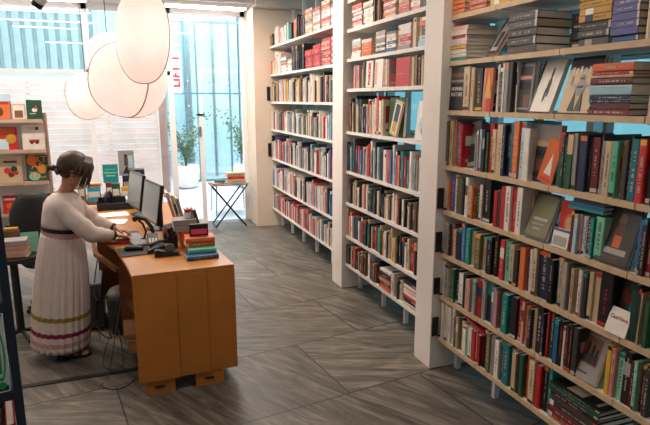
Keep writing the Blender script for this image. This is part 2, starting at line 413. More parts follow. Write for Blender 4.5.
for x, y, pw in ((-1.0, 2.2, P_MID), (1.0, 2.6, P_MID), (.9, 5.2, P_FAR), (-1.2, 5.2, P_FAR), (.9, 7.1, P_FAR), (.6, .4, P_NEAR)):
    area('ceiling_fill_light', (x, y, H-.06), (0, 0, 0), 1.1, .12, pw, 'fff1e2')  # added fill at ceiling height, no fixture behind it
area('lobby_fill_light', (-2, 9.1, 3.7), (R(20), 0, 0), 7, .6, P_LOBBY*.18, 'fff0f0')  # added light, brightens the slatted screen; no skylight is built
area('lobby_fill_light', (1.9, 11.0, 5.2), (R(28), 0, 0), 3, 2.5, P_LOBBY*.85, 'fff6f2')  # second added light, washes out the lift side of the lobby
# track spotlight
t = empty('track_spotlight', (-.39, 4.0, H), 'white cylindrical track spotlight with dark lens hanging at upper left', 'spotlight')
MB().box(-.06, .06, -.02, .02, -.03, 0, M_WHITE).tube([(0, 0, -.03), (0, 0, -.72)], .012, M_WHITE).build('stem', t)
Ms = Matrix.Translation((0, 0, -.76)) @ Euler((R(20), R(38), 0)).to_matrix().to_4x4()
MB().lathe([(.032, -.06), (.036, -.055), (.036, .05), (.03, .06)], M_WHITE, 20, Ms).build('head', t)
MB().lathe([(.034, -.09), (.036, -.061), (.02, -.061)], M_BLACK, 20, Ms).build('lens_ring', t)
# ------------------------------------------------------------------ bookcases
M_EDGE = mat('birch_edge', 'c4a888', rough=.6, var=.1, scale=20)
M_BOARDW = mat('painted_board', 'ded6cf', rough=.6, var=.04)
M_RAIL = mat('shelf_rail_grey', '8d8785', rough=.5)
UNITS = {
 'near': dict(x=2.02, z=(2.42, 2.14, 1.83, 1.47, 1.165, .862, .555, .243), bays=((2.72, 3.165), (2.205, 2.715), (1.695, 2.20), (1.18, 1.69)), edge=M_EDGE, name='near bookcase',
   lab='nearest wall bookcase on the right, shelves with birch front edges on white legs'),
 'middle': dict(x=2.06, z=(2.80, 2.54, 2.275, 2.0, 1.60, 1.215, .90, .563, .269), bays=((4.435, 4.995), (4.005, 4.43), (3.41, 4.0)), edge=M_BOARDW, name='middle bookcase',
   lab='middle wall bookcase between the two white piers, white shelves'),
 'far': dict(x=2.10, z=(2.646, 2.257, 1.872, 1.474, 1.05, .64, .289), bays=((7.5, 8.03), (6.965, 7.495), (6.43, 6.96), (5.87, 6.425), (5.285, 5.865)), edge=M_BOARDW, name='far bookcase',
   lab='farthest wall bookcase, white shelves between the cream wall and a white pier'),
}
BT = .024
for un, U in UNITS.items():
    yc = (U['bays'][0][1]+U['bays'][-1][0])/2
    t = empty('bookcase', (U['x'], yc, 0), U['lab'], 'bookcase', 'wall bookcases along the right side'); U['obj'] = t
    inv = Matrix.Translation((-U['x'], -yc, 0))
    for zi, z in enumerate(U['z']):
        for bi, (y0, y1) in enumerate(U['bays']):
            dz = .006*((bi*5+zi*3) % 3-1)*0
            b = MB(); x = U['x']
            b.box(x+.012, x+.33, y0, y1, z-BT, z, M_BOARDW, inv); b.box(x, x+.012, y0, y1, z-BT-.004, z+.001, U['edge'], inv)
            b.build('shelf_board', t)
            b = MB().box(x+.42, x+.68, y0, y1, z-BT, z, M_RAIL, inv); b.build('rear_board', t)
    ys = [U['bays'][0][1]-.012]+[b[0] for b in U['bays']]
    for k, y in enumerate(ys):
        p = MB(); x = U['x']
        yy = y-.09 if 0 < k < len(ys)-1 else y+(.012 if k else -.01)
        p.box(x+.335, x+.385, y-.014, y+.012, U['z'][-1]-.02, H-.005, M_WHITE, inv)
        for z in U['z']: p.box(x+.03, x+.335, y-.008, y+.008, z-BT-.009, z-BT-.0005, M_WHITE, inv)
        p.build('upright', t)
        MB().box(x+.13, x+.165, y-.05, y-.02, .0, U['z'][-1]-BT-.001, M_WHITE, inv).build('leg', t)
# ---- the near bookcase, book by book
NEAR=[
('S',0,1,3.03,3.276,['o','o','o','o','o'],[0.03,0.03,0.03,0.03,0.03]),
('S',0,1,2.818,2.983,['o','o','o','o','o','o'],[0.03,0.03,0.03,0.03,0.03,0.02]),
('S',0,2,2.604,2.776,['y','y','y','y'],[0.04,0.04,0.04,0.04]),
('S',0,2,2.405,2.572,['y','y','d','d','d'],[0.03,0.03,0.03,0.03,0.03]),
('S',1,1,2.993,3.252,['t','w','w','y','w','w','r','w','p'],[0.018,0.025,0.025,0.022,0.024,0.02,0.018,0.03,0.028]),
('S',1,2,2.379,2.607,['d','d','d','d','d'],[0.042,0.042,0.042,0.042,0.04]),
('D',1,3,2.188,2.287,['k','k','k','k'],[0.045,0.045,0.045,0.04]),
('S',1,3,1.921,2.101,['d','d','d','y','y','y','y'],[0.032,0.036,0.036,0.03,0.03,0.03,0.03]),
('S',1,3,1.777,1.916,['b','v','v','v','v','v','r'],[0.028,0.03,0.03,0.03,0.03,0.028,0.02]),
('U',1,4,1.722,1.744,'c',0.224,''),
('U',1,4,1.695,1.722,'c',0.224,''),
('U',1,4,1.673,1.695,'w',0.224,''),
('U',1,4,1.648,1.673,'s',0.224,''),
('U',2,1,2.945,3.009,'c',0.285,''),
('U',2,1,2.904,2.945,'c',0.267,''),
('U',2,1,2.823,2.904,'k',0.26,''),
('U',2,2,2.673,2.7,'w',0.273,''),
('U',2,2,2.655,2.673,'v',0.264,''),
('U',2,2,2.628,2.655,'n',0.254,''),
('U',2,2,2.611,2.628,'w',0.279,''),
('U',2,2,2.576,2.611,'s',0.291,''),
('U',2,2,2.542,2.576,'d',0.294,''),
('U',2,2,2.526,2.542,'w',0.294,''),
('S',2,3,1.781,2.011,['m','m','n','n','a','m','c','r','o'],[0.027,0.027,0.015,0.018,0.046,0.03,0.012,0.014,0.038]),
('U',2,4,1.686,1.705,'c',0.267,''),
('U',2,4,1.664,1.686,'w',0.279,''),
('U',3,1,3.153,3.239,'e',0.324,''),
('U',3,1,3.117,3.153,'c',0.328,''),
('U',3,1,3.082,3.117,'o',0.335,''),
('U',3,1,3.047,3.082,'t',0.317,''),
('U',3,1,3.013,3.047,'r',0.306,''),
('U',3,1,2.832,2.852,'t',0.259,''),
('U',3,1,2.811,2.832,'p',0.274,''),
('U',3,1,2.791,2.811,'a',0.281,''),
('U',3,1,2.762,2.791,'k',0.281,''),
('U',3,1,2.742,2.762,'g',0.266,''),
('U',3,1,2.704,2.742,'r',0.324,''),
('U',3,1,2.666,2.704,'c',0.288,''),
('U',3,2,2.603,2.666,'c',0.324,''),
('U',3,2,2.576,2.603,'n',0.317,''),
('U',3,2,2.541,2.576,'n',0.331,''),
('U',3,2,2.516,2.541,'t',0.338,''),
('U',3,2,2.499,2.516,'d',0.295,''),
('U',3,2,2.457,2.499,'o',0.349,''),
('U',3,2,2.417,2.457,'a',0.346,''),
('U',3,2,2.37,2.417,'w',0.31,''),
('U',3,3,2.14,2.18,'g',0.302,'r'),
('U',3,3,2.12,2.14,'g',0.288,''),
('U',3,3,2.107,2.12,'d',0.281,''),
('U',3,3,2.068,2.107,'g',0.295,'c'),
('U',3,3,2.037,2.068,'s',0.302,''),
('U',3,3,1.988,2.037,'n',0.295,''),
('U',3,3,1.976,1.988,'d',0.281,''),
('U',3,3,1.923,1.976,'m',0.288,''),
('U',3,3,1.912,1.923,'d',0.302,''),
('U',3,3,1.884,1.912,'s',0.274,''),
('U',3,3,1.845,1.884,'c',0.274,''),
('U',3,3,1.808,1.845,'l',0.277,''),
('U',3,3,1.787,1.808,'o',0.277,''),
('U',3,3,1.762,1.787,'d',0.288,''),
('U',3,3,1.747,1.762,'k',0.306,''),
('U',3,3,1.707,1.747,'t',0.295,''),
('U',3,3,1.669,1.707,'r',0.299,''),
('U',3,3,1.641,1.669,'k',0.31,''),
('U',3,4,1.6,1.641,'k',0.324,'c'),
('U',3,4,1.565,1.6,'c',0.31,''),
('U',3,4,1.539,1.565,'n',0.288,''),
('U',3,4,1.514,1.539,'w',0.288,''),
('U',4,1,3.188,3.239,'k',0.189,''),
('U',4,1,3.15,3.188,'c',0.201,''),
('U',4,1,3.126,3.15,'o',0.207,''),
('U',4,1,3.078,3.126,'v',0.244,''),
('U',4,1,3.042,3.078,'w',0.256,''),
('U',4,1,2.985,3.042,'e',0.244,''),
('U',4,1,2.962,2.985,'k',0.238,''),
('U',4,1,2.929,2.962,'t',0.226,''),
('U',4,1,2.896,2.929,'w',0.262,''),
('U',4,1,2.864,2.896,'c',0.213,''),
('U',4,1,2.843,2.864,'o',0.201,''),
('U',4,1,2.801,2.843,'g',0.22,''),
('U',4,1,2.771,2.801,'w',0.232,''),
('U',4,1,2.701,2.771,'k',0.287,''),
('U',4,2,2.644,2.672,'y',0.201,''),
('U',4,2,2.606,2.644,'r',0.22,''),
('U',4,2,2.57,2.606,'d',0.232,''),
('U',4,2,2.534,2.57,'r',0.256,''),
('U',4,2,2.491,2.534,'w',0.262,''),
('U',4,2,2.448,2.491,'r',0.256,''),
('U',4,2,2.398,2.448,'w',0.274,''),
('U',4,3,2.023,2.042,'m',0.213,''),
('U',4,3,1.997,2.023,'a',0.201,''),
('U',4,3,1.985,1.997,'p',0.201,''),
('U',4,3,1.966,1.985,'w',0.195,''),
('U',4,3,1.942,1.966,'a',0.201,''),
('U',4,3,1.918,1.942,'m',0.201,''),
('U',4,3,1.9,1.918,'t',0.201,''),
('U',4,3,1.848,1.9,'l',0.213,''),
('U',4,4,1.659,1.684,'b',0.244,''),
('U',4,4,1.645,1.659,'n',0.22,''),
('U',4,4,1.625,1.645,'d',0.256,''),
('U',4,4,1.602,1.625,'r',0.244,''),
('U',4,4,1.574,1.602,'d',0.25,''),
('U',5,1,3.151,3.202,'w',0.218,''),
('U',5,1,3.101,3.151,'s',0.212,''),
('U',5,1,3.077,3.101,'g',0.224,''),
('U',5,1,3.041,3.077,'r',0.236,''),
('U',5,1,3.005,3.041,'c',0.2,''),
('U',5,1,2.947,3.005,'n',0.218,''),
('U',5,1,2.902,2.947,'b',0.267,''),
('U',5,1,2.858,2.902,'t',0.242,''),
('U',5,1,2.815,2.858,'c',0.23,''),
('U',5,1,2.794,2.815,'r',0.224,''),
('U',5,1,2.742,2.794,'e',0.23,''),
('U',5,1,2.702,2.742,'c',0.218,''),
('U',5,1,2.682,2.702,'t',0.218,''),
('U',5,1,2.633,2.682,'k',0.242,''),
('U',5,1,2.586,2.633,'k',0.261,''),
('U',5,2,2.567,2.586,'d',0.23,''),
('U',5,2,2.521,2.567,'r',0.248,''),
('U',5,2,2.468,2.521,'l',0.248,''),
('U',5,2,2.433,2.468,'c',0.242,''),
('U',5,2,2.399,2.433,'d',0.224,''),
('U',5,2,2.383,2.399,'c',0.236,''),
('U',5,2,2.341,2.383,'o',0.248,''),
('U',5,2,2.301,2.341,'v',0.242,''),
('U',5,2,2.278,2.301,'w',0.255,''),
('U',5,2,2.247,2.278,'c',0.273,''),
('U',5,2,2.157,2.247,'n',0.273,''),
('U',5,3,2.122,2.157,'k',0.242,''),
('U',5,3,2.094,2.122,'t',0.261,''),
('U',5,3,2.059,2.094,'c',0.273,''),
('U',5,3,2.032,2.059,'s',0.255,''),
('U',5,3,2.006,2.032,'d',0.242,''),
('U',5,3,1.987,2.006,'c',0.236,''),
('U',5,3,1.961,1.987,'a',0.236,''),
('U',5,3,1.936,1.961,'w',0.242,''),
('U',5,3,1.911,1.936,'d',0.236,''),
('U',5,3,1.881,1.911,'c',0.248,''),
('U',5,3,1.845,1.881,'c',0.255,''),
('U',5,3,1.771,1.845,'k',0.279,''),
('U',5,4,1.634,1.665,'g',0.267,''),
('U',5,4,1.619,1.634,'d',0.255,''),
('U',5,4,1.609,1.619,'c',0.242,''),
('U',5,4,1.59,1.609,'r',0.248,''),
('U',5,4,1.571,1.59,'g',0.242,''),
('U',5,4,1.547,1.571,'k',0.248,''),
('U',6,1,3.127,3.165,'w',0.258,''),
('U',6,1,3.077,3.127,'s',0.246,''),
('U',6,1,3.04,3.077,'e',0.227,''),
('U',6,1,3.003,3.04,'g',0.239,''),
('U',6,1,2.956,3.003,'k',0.246,''),
('U',6,1,2.909,2.956,'w',0.233,''),
('U',6,1,2.875,2.909,'k',0.239,''),
('U',6,1,2.842,2.875,'c',0.215,''),
('U',6,1,2.82,2.842,'p',0.227,''),
('U',6,1,2.777,2.82,'l',0.233,''),
('U',6,1,2.756,2.777,'s',0.227,''),
('U',6,1,2.704,2.756,'r',0.252,''),
('U',6,1,2.673,2.704,'s',0.258,''),
('U',6,1,2.623,2.673,'n',0.276,'t'),
('U',6,2,2.594,2.623,'v',0.264,''),
('U',6,2,2.565,2.594,'s',0.252,''),
('U',6,2,2.546,2.565,'p',0.233,''),
('U',6,2,2.509,2.546,'m',0.239,''),
('U',6,2,2.454,2.509,'t',0.246,''),
('U',6,2,2.428,2.454,'d',0.233,''),
('U',6,2,2.376,2.428,'k',0.252,''),
('U',6,2,2.334,2.376,'r',0.258,''),
('U',6,2,2.317,2.334,'p',0.252,''),
('U',6,2,2.284,2.317,'o',0.239,''),
('U',6,2,2.252,2.284,'d',0.233,''),
('U',6,2,2.221,2.252,'c',0.246,''),
('U',6,2,2.175,2.221,'k',0.27,''),
('U',6,2,2.152,2.175,'n',0.246,''),
('U',6,3,2.138,2.152,'r',0.264,''),
('U',6,3,2.108,2.138,'g',0.258,''),
('U',6,3,2.087,2.108,'l',0.246,''),
('U',6,3,2.058,2.087,'b',0.246,''),
('U',6,3,2.024,2.058,'k',0.252,''),
('U',6,3,2.01,2.024,'w',0.233,''),
('U',6,3,1.983,2.01,'d',0.252,''),
('U',6,3,1.957,1.983,'k',0.264,''),
('U',6,3,1.924,1.957,'d',0.258,''),
('U',6,4,1.732,1.761,'y',0.252,''),
('U',6,4,1.71,1.732,'p',0.246,''),
('U',6,4,1.672,1.71,'l',0.233,''),
('U',6,4,1.635,1.672,'k',0.258,''),
('U',6,4,1.609,1.635,'m',0.227,''),
('U',6,4,1.589,1.609,'l',0.239,''),
('U',6,4,1.559,1.589,'m',0.233,''),
('U',6,4,1.535,1.559,'d',0.227,''),
('U',6,4,1.516,1.535,'s',0.221,''),
('U',6,4,1.492,1.516,'c',0.215,''),
('U',7,1,3.102,3.141,'w',0.281,''),
('U',7,1,3.064,3.102,'w',0.287,''),
('U',7,1,3.026,3.064,'w',0.268,''),
('U',7,1,2.989,3.026,'w',0.281,''),
('U',7,1,2.965,2.989,'g',0.225,''),
('U',7,1,2.941,2.965,'c',0.231,''),
('U',7,1,2.906,2.941,'g',0.237,''),
('U',7,1,2.871,2.906,'c',0.225,''),
('U',7,1,2.837,2.871,'w',0.212,''),
('U',7,1,2.814,2.837,'l',0.206,''),
('U',7,1,2.781,2.814,'w',0.218,''),
('U',7,1,2.749,2.781,'r',0.212,''),
('U',7,1,2.716,2.749,'c',0.206,''),
('U',7,1,2.685,2.716,'r',0.212,''),
('U',7,1,2.654,2.685,'k',0.225,''),
('U',7,2,2.623,2.654,'d',0.268,''),
('U',7,2,2.583,2.623,'e',0.262,''),
('U',7,2,2.544,2.583,'s',0.262,''),
('U',7,2,2.506,2.544,'w',0.25,''),
('U',7,2,2.468,2.506,'d',0.256,''),
('U',7,2,2.414,2.468,'t',0.262,''),
('U',7,2,2.378,2.414,'c',0.25,''),
('U',7,2,2.343,2.378,'c',0.243,''),
('U',7,2,2.318,2.343,'k',0.25,''),
('U',7,2,2.284,2.318,'g',0.262,''),
('U',7,2,2.243,2.284,'o',0.275,''),
('U',7,2,2.195,2.243,'c',0.262,''),
('U',7,2,2.156,2.195,'r',0.256,''),
('U',7,2,2.118,2.156,'k',0.268,''),
('U',7,2,2.088,2.118,'t',0.281,''),
('S',7,3,1.757,2.088,['c','r','m','d','d','k','d','g','k'],[0.02,0.03,0.028,0.032,0.03,0.02,0.022,0.016,0.01]),
('S',7,4,1.494,1.671,['k','r','d','k'],[0.02,0.024,0.024,0.02]),
]

ROW = ['top', 'second', 'third', 'fourth', 'fifth', 'sixth', 'seventh', 'bottom']
BAY = ['', 'first', 'second', 'third', 'fourth']
U = UNITS['near']; XF = U['x']
occupied = {}
def size_word(t, h, cl):
    a = 'tall' if h/cl > .84 else ('short' if h/cl < .72 else '')
    b = 'thick' if t > .037 else ('slim' if t < .019 else '')
    return ' '.join(q for q in (a, b) if q)
CLR = (.33, .28, .31, .36, .305, .303, .307, .312)
from collections import Counter
cnt = Counter(); tot = Counter((e[1], e[2], e[5]+e[7]) for e in NEAR if e[0] == 'U')
stack_desc = {(0, 1, 0): 'left orange stack, top shelf by pier', (0, 1, 1): 'right orange stack, top shelf by pier',
 (0, 2, 0): 'left yellow stack on the top shelf', (0, 2, 1): 'right yellow and charcoal stack, top shelf',
 (1, 1, 0): 'mixed pale stack, second shelf by pier', (1, 2, 0): 'charcoal hardback stack on the second shelf',
 (1, 3, 0): 'hidden black stack set back on second shelf', (1, 3, 1): 'yellow over charcoal stack on the second shelf', (1, 3, 2): 'violet stack on the second shelf',
 (2, 3, 0): 'mixed stack topped with orange, third shelf', (7, 3, 0): 'slumped dark stack on the bottom shelf', (7, 4, 0): 'small dark stack, right end of bottom shelf'}
scount = Counter(); ucount = Counter(); si = 0
for e in NEAR:
    kind, r, b = e[:3]; z = U['z'][r]; y0, y1 = e[3], e[4]; rr = random.Random(hash((r, b, round(y0*1000))) & 0xffff)
    lo, hi = U['bays'][b-1]
    si += 1
    grp = 'books on the %s shelf of the near bookcase' % ROW[r]
    if kind == 'U':
        if y0 < 1.52: continue
        ch, h, top = e[5], e[6], e[7]; t = y1-y0-.0015
        ucount[(r, b)] += 1; n = ucount[(r, b)]
        d = min(.24, h*rr.uniform(.66, .78)); h *= (.90 if r == 3 else .97)
        sw = size_word(t, h, CLR[r]); col = PAL[ch][0]
        if top: desc = '%s book with %s spine head' % (col, PAL[top][0])
        else: desc = '%s book' % col
        where = '%s shelf, %s bay of near bookcase' % (ROW[r], BAY[b])
        if tot[(r, b, ch+top)] == 1: lb = 'the only %s, %s' % (desc, where)
        else: lb = '%s %s, %s from left, %s' % (sw, desc, ORD[n], where)
        lean = R(rr.choice((0, 0, 0, 0, 1, -1))); h = min(h, U['z'][r-1]-z-.042) if r else h
        book(max(.006, t-abs(math.tan(lean))*h*1.05), h, d, ch, upM(XF+rr.choice((.004, .008, .012, .02, .03)), (y0+y1)/2, z+.0015, rx=lean), ' '.join(lb.split()), grp, top, seed=si)
    else:
        n = scount[(r, b)]; scount[(r, b)] += 1; sd = stack_desc[(r, b, n)]
        zz = z+.001; L = y1-y0; tl = Counter(e[5]); m = len(e[5])
        for i, (ch, th) in enumerate(zip(e[5], e[6])):
            if (r, b) in ((7, 4),) and zz+th > z+.3: break
            l = L*rr.uniform(.93, 1.0) if tl[ch] < 4 else L*rr.uniform(.985, 1.0)
            d = min(.225, max(.12, l*rr.uniform(.95, 1.3)))
            jx = rr.uniform(0, .012) if tl[ch] < 4 else rr.uniform(0, .005)
            if kind == 'D': jx += .13
            pos = ORD[i+1]+' from bottom in' if i else 'bottom book of'
            if i == m-1: pos = 'topmost book of'
            lb = ('only %s book lying in the %s' % (PAL[ch][0], sd)) if tl[ch] == 1 else '%s book, %s the %s' % (PAL[ch][0], pos, sd)
            # laid flat: thickness up, spine towards the aisle, its head at the far end
            M = Matrix.Translation((XF+.004+jx, (y0+y1)/2-l/2, zz+th/2)) @ Euler((0, 0, R(rr.uniform(-1.2, 1.2)))).to_matrix().to_4x4() @ Matrix.Rotation(-PI/2, 4, 'X')
            book(th-.0012, l, d, ch, M, lb, grp, seed=si*40+i, tint=(si % 3 if tl[ch] > 3 else None))
            zz += th
# ---- books turned face out, leaning back on the shelf
def faceout(y0, y1, r, h, th, ch, back, label, art=None, unit='near', dx=.0, roll=0, seed=0, z=None, texts=(), grp=None, dz=0):
    Uu = UNITS[unit]; z = (Uu['z'][r] if z is None else z)+.0015+dz+th*.5*abs(math.sin(back))
    w_ = y1-y0
    if r: h = min(h, (Uu['z'][r-1]-Uu['z'][r]-.042-th*math.sin(back))/math.cos(back))
    # local: -y board -> -x, spine to the far side
    M = Matrix.Translation((Uu['x']+.006+dx+th*.5, y1, z)) @ Euler((roll, 0, 0)).to_matrix().to_4x4() @ Matrix.Rotation(back, 4, 'Y') @ Matrix.Rotation(-PI/2, 4, 'Z')
    o = book(th, h, w_, ch, M, label, grp or ('books turned face out on the %s' % Uu['name']), art=art, seed=seed, plain=True, tint=0)
    for body, sz, u, v, m, sx in texts:
        text(body, sz, m, Matrix.Translation((u*w_, -th/2-.0012, v*h)) @ FRONT, o, 'title_lettering', sx=sx)
    return o
M_TXW = mat('title_white', 'e9e2da', var=.02); M_TXK = mat('title_black', '25211f', var=.02); M_TXR = mat('title_red', 'b3322c', var=.02)
faceout(3.012, 3.162, 2, .282, .02, 'k', R(3), 'black book faced out with white HUMAN NATURE title, third shelf by the pier', [('r', 0, .62, 1, 1, 'd'), ('r', 0, .78, 1, .86, 'u'), ('r', 0, .66, 1, .71, 's')],
        texts=[('HUMAN', .034, .52, .5, M_TXW, 1), ('NATURE', .034, .52, .37, M_TXW, .95)], seed=1)
faceout(2.735, 2.818, 2, .25, .018, 'o', R(2), 'orange-red gradient cover faced out beside the black book, third shelf', [('r', .5, 0, 1, .6, 'r'), ('t', .2, .3, .9, .95, 'y'), ('r', 0, 0, .2, 1, 'p')], seed=2, dx=.01)
faceout(2.415, 2.555, 2, .282, .03, 'd', R(4), 'dark framed picture book faced out on the third shelf', [('r', .08, .05, .92, .95, 's'), ('r', .16, .09, .84, .9, 'd'), ('r', .16, .45, .84, .6, 'n'), ('r', .2, .65, .84, .72, 'p'), ('r', .5, .1, .8, .35, 'u')], seed=3, dx=.03)
faceout(2.25, 2.405, 2, .285, .026, 'w', R(20), 'cream cover with a black silhouette leaning back on the third shelf', [('r', 0, 0, .09, 1, 'g'), ('o', .5, .36, .66, .66, 'k'), ('o', .54, .6, .62, .86, 'k'), ('o', .47, .18, .56, .46, 'k'), ('o', .58, .28, .66, .5, 'k')], seed=4)
faceout(2.0, 2.19, 2, .29, .024, 's', R(16), 'black and white illustrated cover with dark title band leaning on third shelf',
        [('r', 0, 0, 1, .8, 'c'), ('r', 0, .78, 1, 1, 'k'), ('r', .1, .72, .17, .82, 'w'), ('r', .23, .7, .3, .8, 'w'), ('r', .36, .72, .43, .83, 'w'), ('r', .5, .7, .57, .8, 'w'), ('r', .64, .72, .71, .82, 'w'), ('r', .8, .7, .87, .81, 'w'), ('o', .42, .56, .6, .68, 's'), ('o', .36, .3, .68, .58, 's'), ('r', .2, .46, .42, .52, 's'), ('r', .16, .5, .22, .66, 's'), ('r', .62, .46, .82, .51, 's'), ('r', .78, .5, .84, .67, 's'), ('t', .3, .03, .5, .4, 'd'), ('t', .52, .03, .74, .4, 'd'), ('r', .42, .44, .6, .48, 'd'), ('r', .46, .6, .56, .62, 'd')], seed=5)
faceout(2.885, 3.01, 3, .285, .014, 's', R(9), 'pale grey book leaning back behind slim spines, fourth shelf by the pier', [('r', .1, .1, .9, .5, 'd')], seed=6, dx=.06, roll=R(-12))
faceout(2.205, 2.425, 3, .30, .03, 'd', R(4), 'dark landscape cover with pale sky faced out on the fourth shelf', [('r', 0, .7, 1, 1, 's'), ('r', 0, .62, 1, .72, 'c'), ('r', .1, .45, .9, .55, 'n'), ('r', .3, .2, .7, .4, 'u'), ('r', .1, .08, .5, .16, 'k')], seed=7, dx=.035)
faceout(2.21, 2.31, 3, .23, .012, 'o', R(3), 'tilted orange book with a white triangle leaning on the dark landscape cover', [('t', .3, .2, .8, .7, 'w'), ('r', .1, .05, .9, .1, 'r')], seed=8, dx=.012, roll=R(16), dz=.022)
faceout(2.20, 2.375, 4, .255, .022, 'd', R(20), 'grey-green photographic cover leaning back on the fifth shelf, second bay', [('r', .06, .05, .94, .95, 'e'), ('r', .2, .4, .8, .46, 's'), ('r', .2, .3, .7, .34, 's'), ('r', .3, .2, .6, .24, 's')], seed=9)
faceout(2.38, 2.45, 4, .28, .02, 'p', R(3), 'dusty pink cover faced out behind the grey-green one, fifth shelf', [('r', 0, .9, 1, 1, 'c')], seed=10, dx=.06)
faceout(2.03, 2.165, 4, .235, .016, 'r', R(5), 'red cover with a tan disc faced out on the fifth shelf', [('o', .25, .3, .85, .75, 'o'), ('o', .35, .38, .75, .68, 'c')], seed=11, dx=.035)
faceout(2.055, 2.165, 4, .095, .022, 'w', R(8), 'small white box-set booklet standing before the red disc cover', [('r', 0, .86, 1, 1, 'b'), ('r', .1, .1, .9, .6, 's')], seed=12, dx=.004)
faceout(1.705, 1.885, 4, .285, .02, 'k', R(16), 'dark film poster cover with a woman in orange leaning on fifth shelf', [('r', .04, .03, .96, .97, 'd'), ('o', .4, .68, .62, .88, 'u'), ('o', .36, .4, .66, .72, 'u'), ('r', .4, .3, .62, .5, 'o'), ('r', .12, .18, .85, .28, 's'), ('r', .2, .1, .7, .13, 'u')], seed=13)
faceout(1.64, 1.775, 5, .285, .02, 'm', R(6), 'dark floral cover in red and teal faced out on the sixth shelf', [('r', 0, 0, 1, 1, 'd'), ('o', .1, .5, .5, .8, 'm'), ('o', .4, .25, .7, .6, 't'), ('r', .6, .5, .9, .95, 'g'), ('o', .55, .65, .95, .9, 'p'), ('r', .3, .7, .5, .98, 'g')], seed=14, dx=.05)
faceout(1.665, 1.776, 5, .12, .012, 'w', R(18), 'small pale card reading Out Here propped on the sixth shelf', [], seed=15, dx=-.012,
        texts=[('Out', .027, .27, .64, M_TXK, .9), ('Here', .027, .7, .64, M_TXR, .9), ('a shelf of short', .009, .5, .3, M_TXK, 1)][:2])
faceout(1.80, 1.985, 6, .28, .022, 's', R(18), 'grey photo book with an old group photograph leaning on seventh shelf', [('r', .03, .02, .97, .98, 's'), ('r', .16, .3, .84, .8, 'u'), ('r', .18, .32, .82, .5, 'd'), ('o', .25, .45, .35, .66, 'k'), ('o', .4, .45, .5, .7, 'k'), ('o', .56, .45, .66, .68, 'k'), ('o', .7, .45, .78, .62, 'k'), ('r', .35, .12, .65, .15, 'd')], seed=16)
# the picture book that leans between the stacks on the second shelf
faceout(2.70, 2.80, 1, .262, .02, 'u', R(33), 'brown framed picture book leaning steeply between two stacks on second shelf', [('r', .08, .04, .92, .96, 'k'), ('r', .2, .1, .8, .9, 's'), ('r', .3, .2, .7, .6, 'd')], seed=17)
# a slanted red book lying over the row on the bottom shelf
M = Matrix.Translation((XF+.008, 2.68, .243+.245)) @ Euler((R(14), 0, 0)).to_matrix().to_4x4() @ Matrix.Rotation(-PI/2, 4, 'X')
book(.018, .22, .17, 'r', Matrix.Translation((XF+.008, 2.655, .243+.222)) @ Euler((R(13), 0, 0)).to_matrix().to_4x4() @ Matrix.Rotation(-PI/2, 4, 'X'), 'red book lying tilted on top of the upright row, bottom shelf by the pier', 'books on the bottom shelf of the near bookcase', seed=900)
for i, (yy, n_) in enumerate(((2.0, 4), (1.93, 3))): pass
zz = U['z'][4]+.217
for i, (ch, th, l) in enumerate((('t', .016, .21), ('b', .02, .2), ('g', .016, .19))):
    M = Matrix.Translation((XF+.012+.004*i, 1.86, zz+th/2)) @ Matrix.Rotation(-PI/2, 4, 'X')
    book(th-.001, l, .2, ch, M, '%s book lying flat over the striped upright row, %s of three, fifth shelf' % (PAL[ch][0], ('lowest', 'middle', 'topmost')[i]), 'books on the fifth shelf of the near bookcase', seed=950+i, plain=True)
    zz += th
# black end plates clipped to the shelf ends beside the piers
def endplate(un, y, r, h, label):
    Uu = UNITS[un]; z = Uu['z'][r]
    t = MB().box(Uu['x']-.05, Uu['x']-.002, y, y+.006, z+.012, z+.012+h, M_BLACK); t.box(Uu['x']-.002, Uu['x']+.05, y, y+.006, z+.0015, z+.0118, M_BLACK)
    tag(t.build('shelf_marker'), label, 'shelf marker', 'black shelf-end markers')
# ---- the other two bookcases: what shows largest as books, the rest as one mass
MASS = dict(v=[], f=[], c=[])
def mbox(x0, x1, y0, y1, z0, z1, c, M=None):
    o = len(MASS['v'])
    vs = [Vector((x, y, z)) for x in (x0, x1) for y in (y0, y1) for z in (z0, z1)]
    MASS['v'] += [tuple(M @ q) if M is not None else tuple(q) for q in vs]
    MASS['f'] += [tuple(i+o for i in f) for f in ((0, 1, 3, 2), (4, 6, 7, 5), (0, 4, 5, 1), (2, 3, 7, 6), (0, 2, 6, 4), (1, 5, 7, 3))]
    MASS['c'] += [c]*6
def mass_book(t, h, d, ch, M, seed):
    rr = random.Random(seed); c = lin(PAL[ch][1][rr.randrange(3)]); pg = lin('d3c4ae'); bt = min(.0028, t*.14)
    mbox(0, d, -t/2, -t/2+bt, 0, h, c, M); mbox(0, d, t/2-bt, t/2, 0, h, c, M); mbox(0, .003, -t/2+bt, t/2-bt, 0, h, c, M)
    mbox(.0031, d-.003, -t/2+bt, t/2-bt, .003, h-.003, pg, M)
    if rr.random() < .6:
        ink = lin('4a4340') if ch in LIGHTC else lin('b9b0a5')
        if ch in 'wcs' and rr.random() < .4: ink = lin('b0302c')
        q = rr.uniform(.15, .45); mbox(-.0006, .001, -t*.11, t*.11, h*q, h*(q+rr.uniform(.2, .45)), ink, M)
    if rr.random() < .3: mbox(-.0005, .001, -t/2+.0005, t/2-.0005, h*.86, h*.97, lin(PAL[rr.choice('rwkoytn')][1][0]), M)
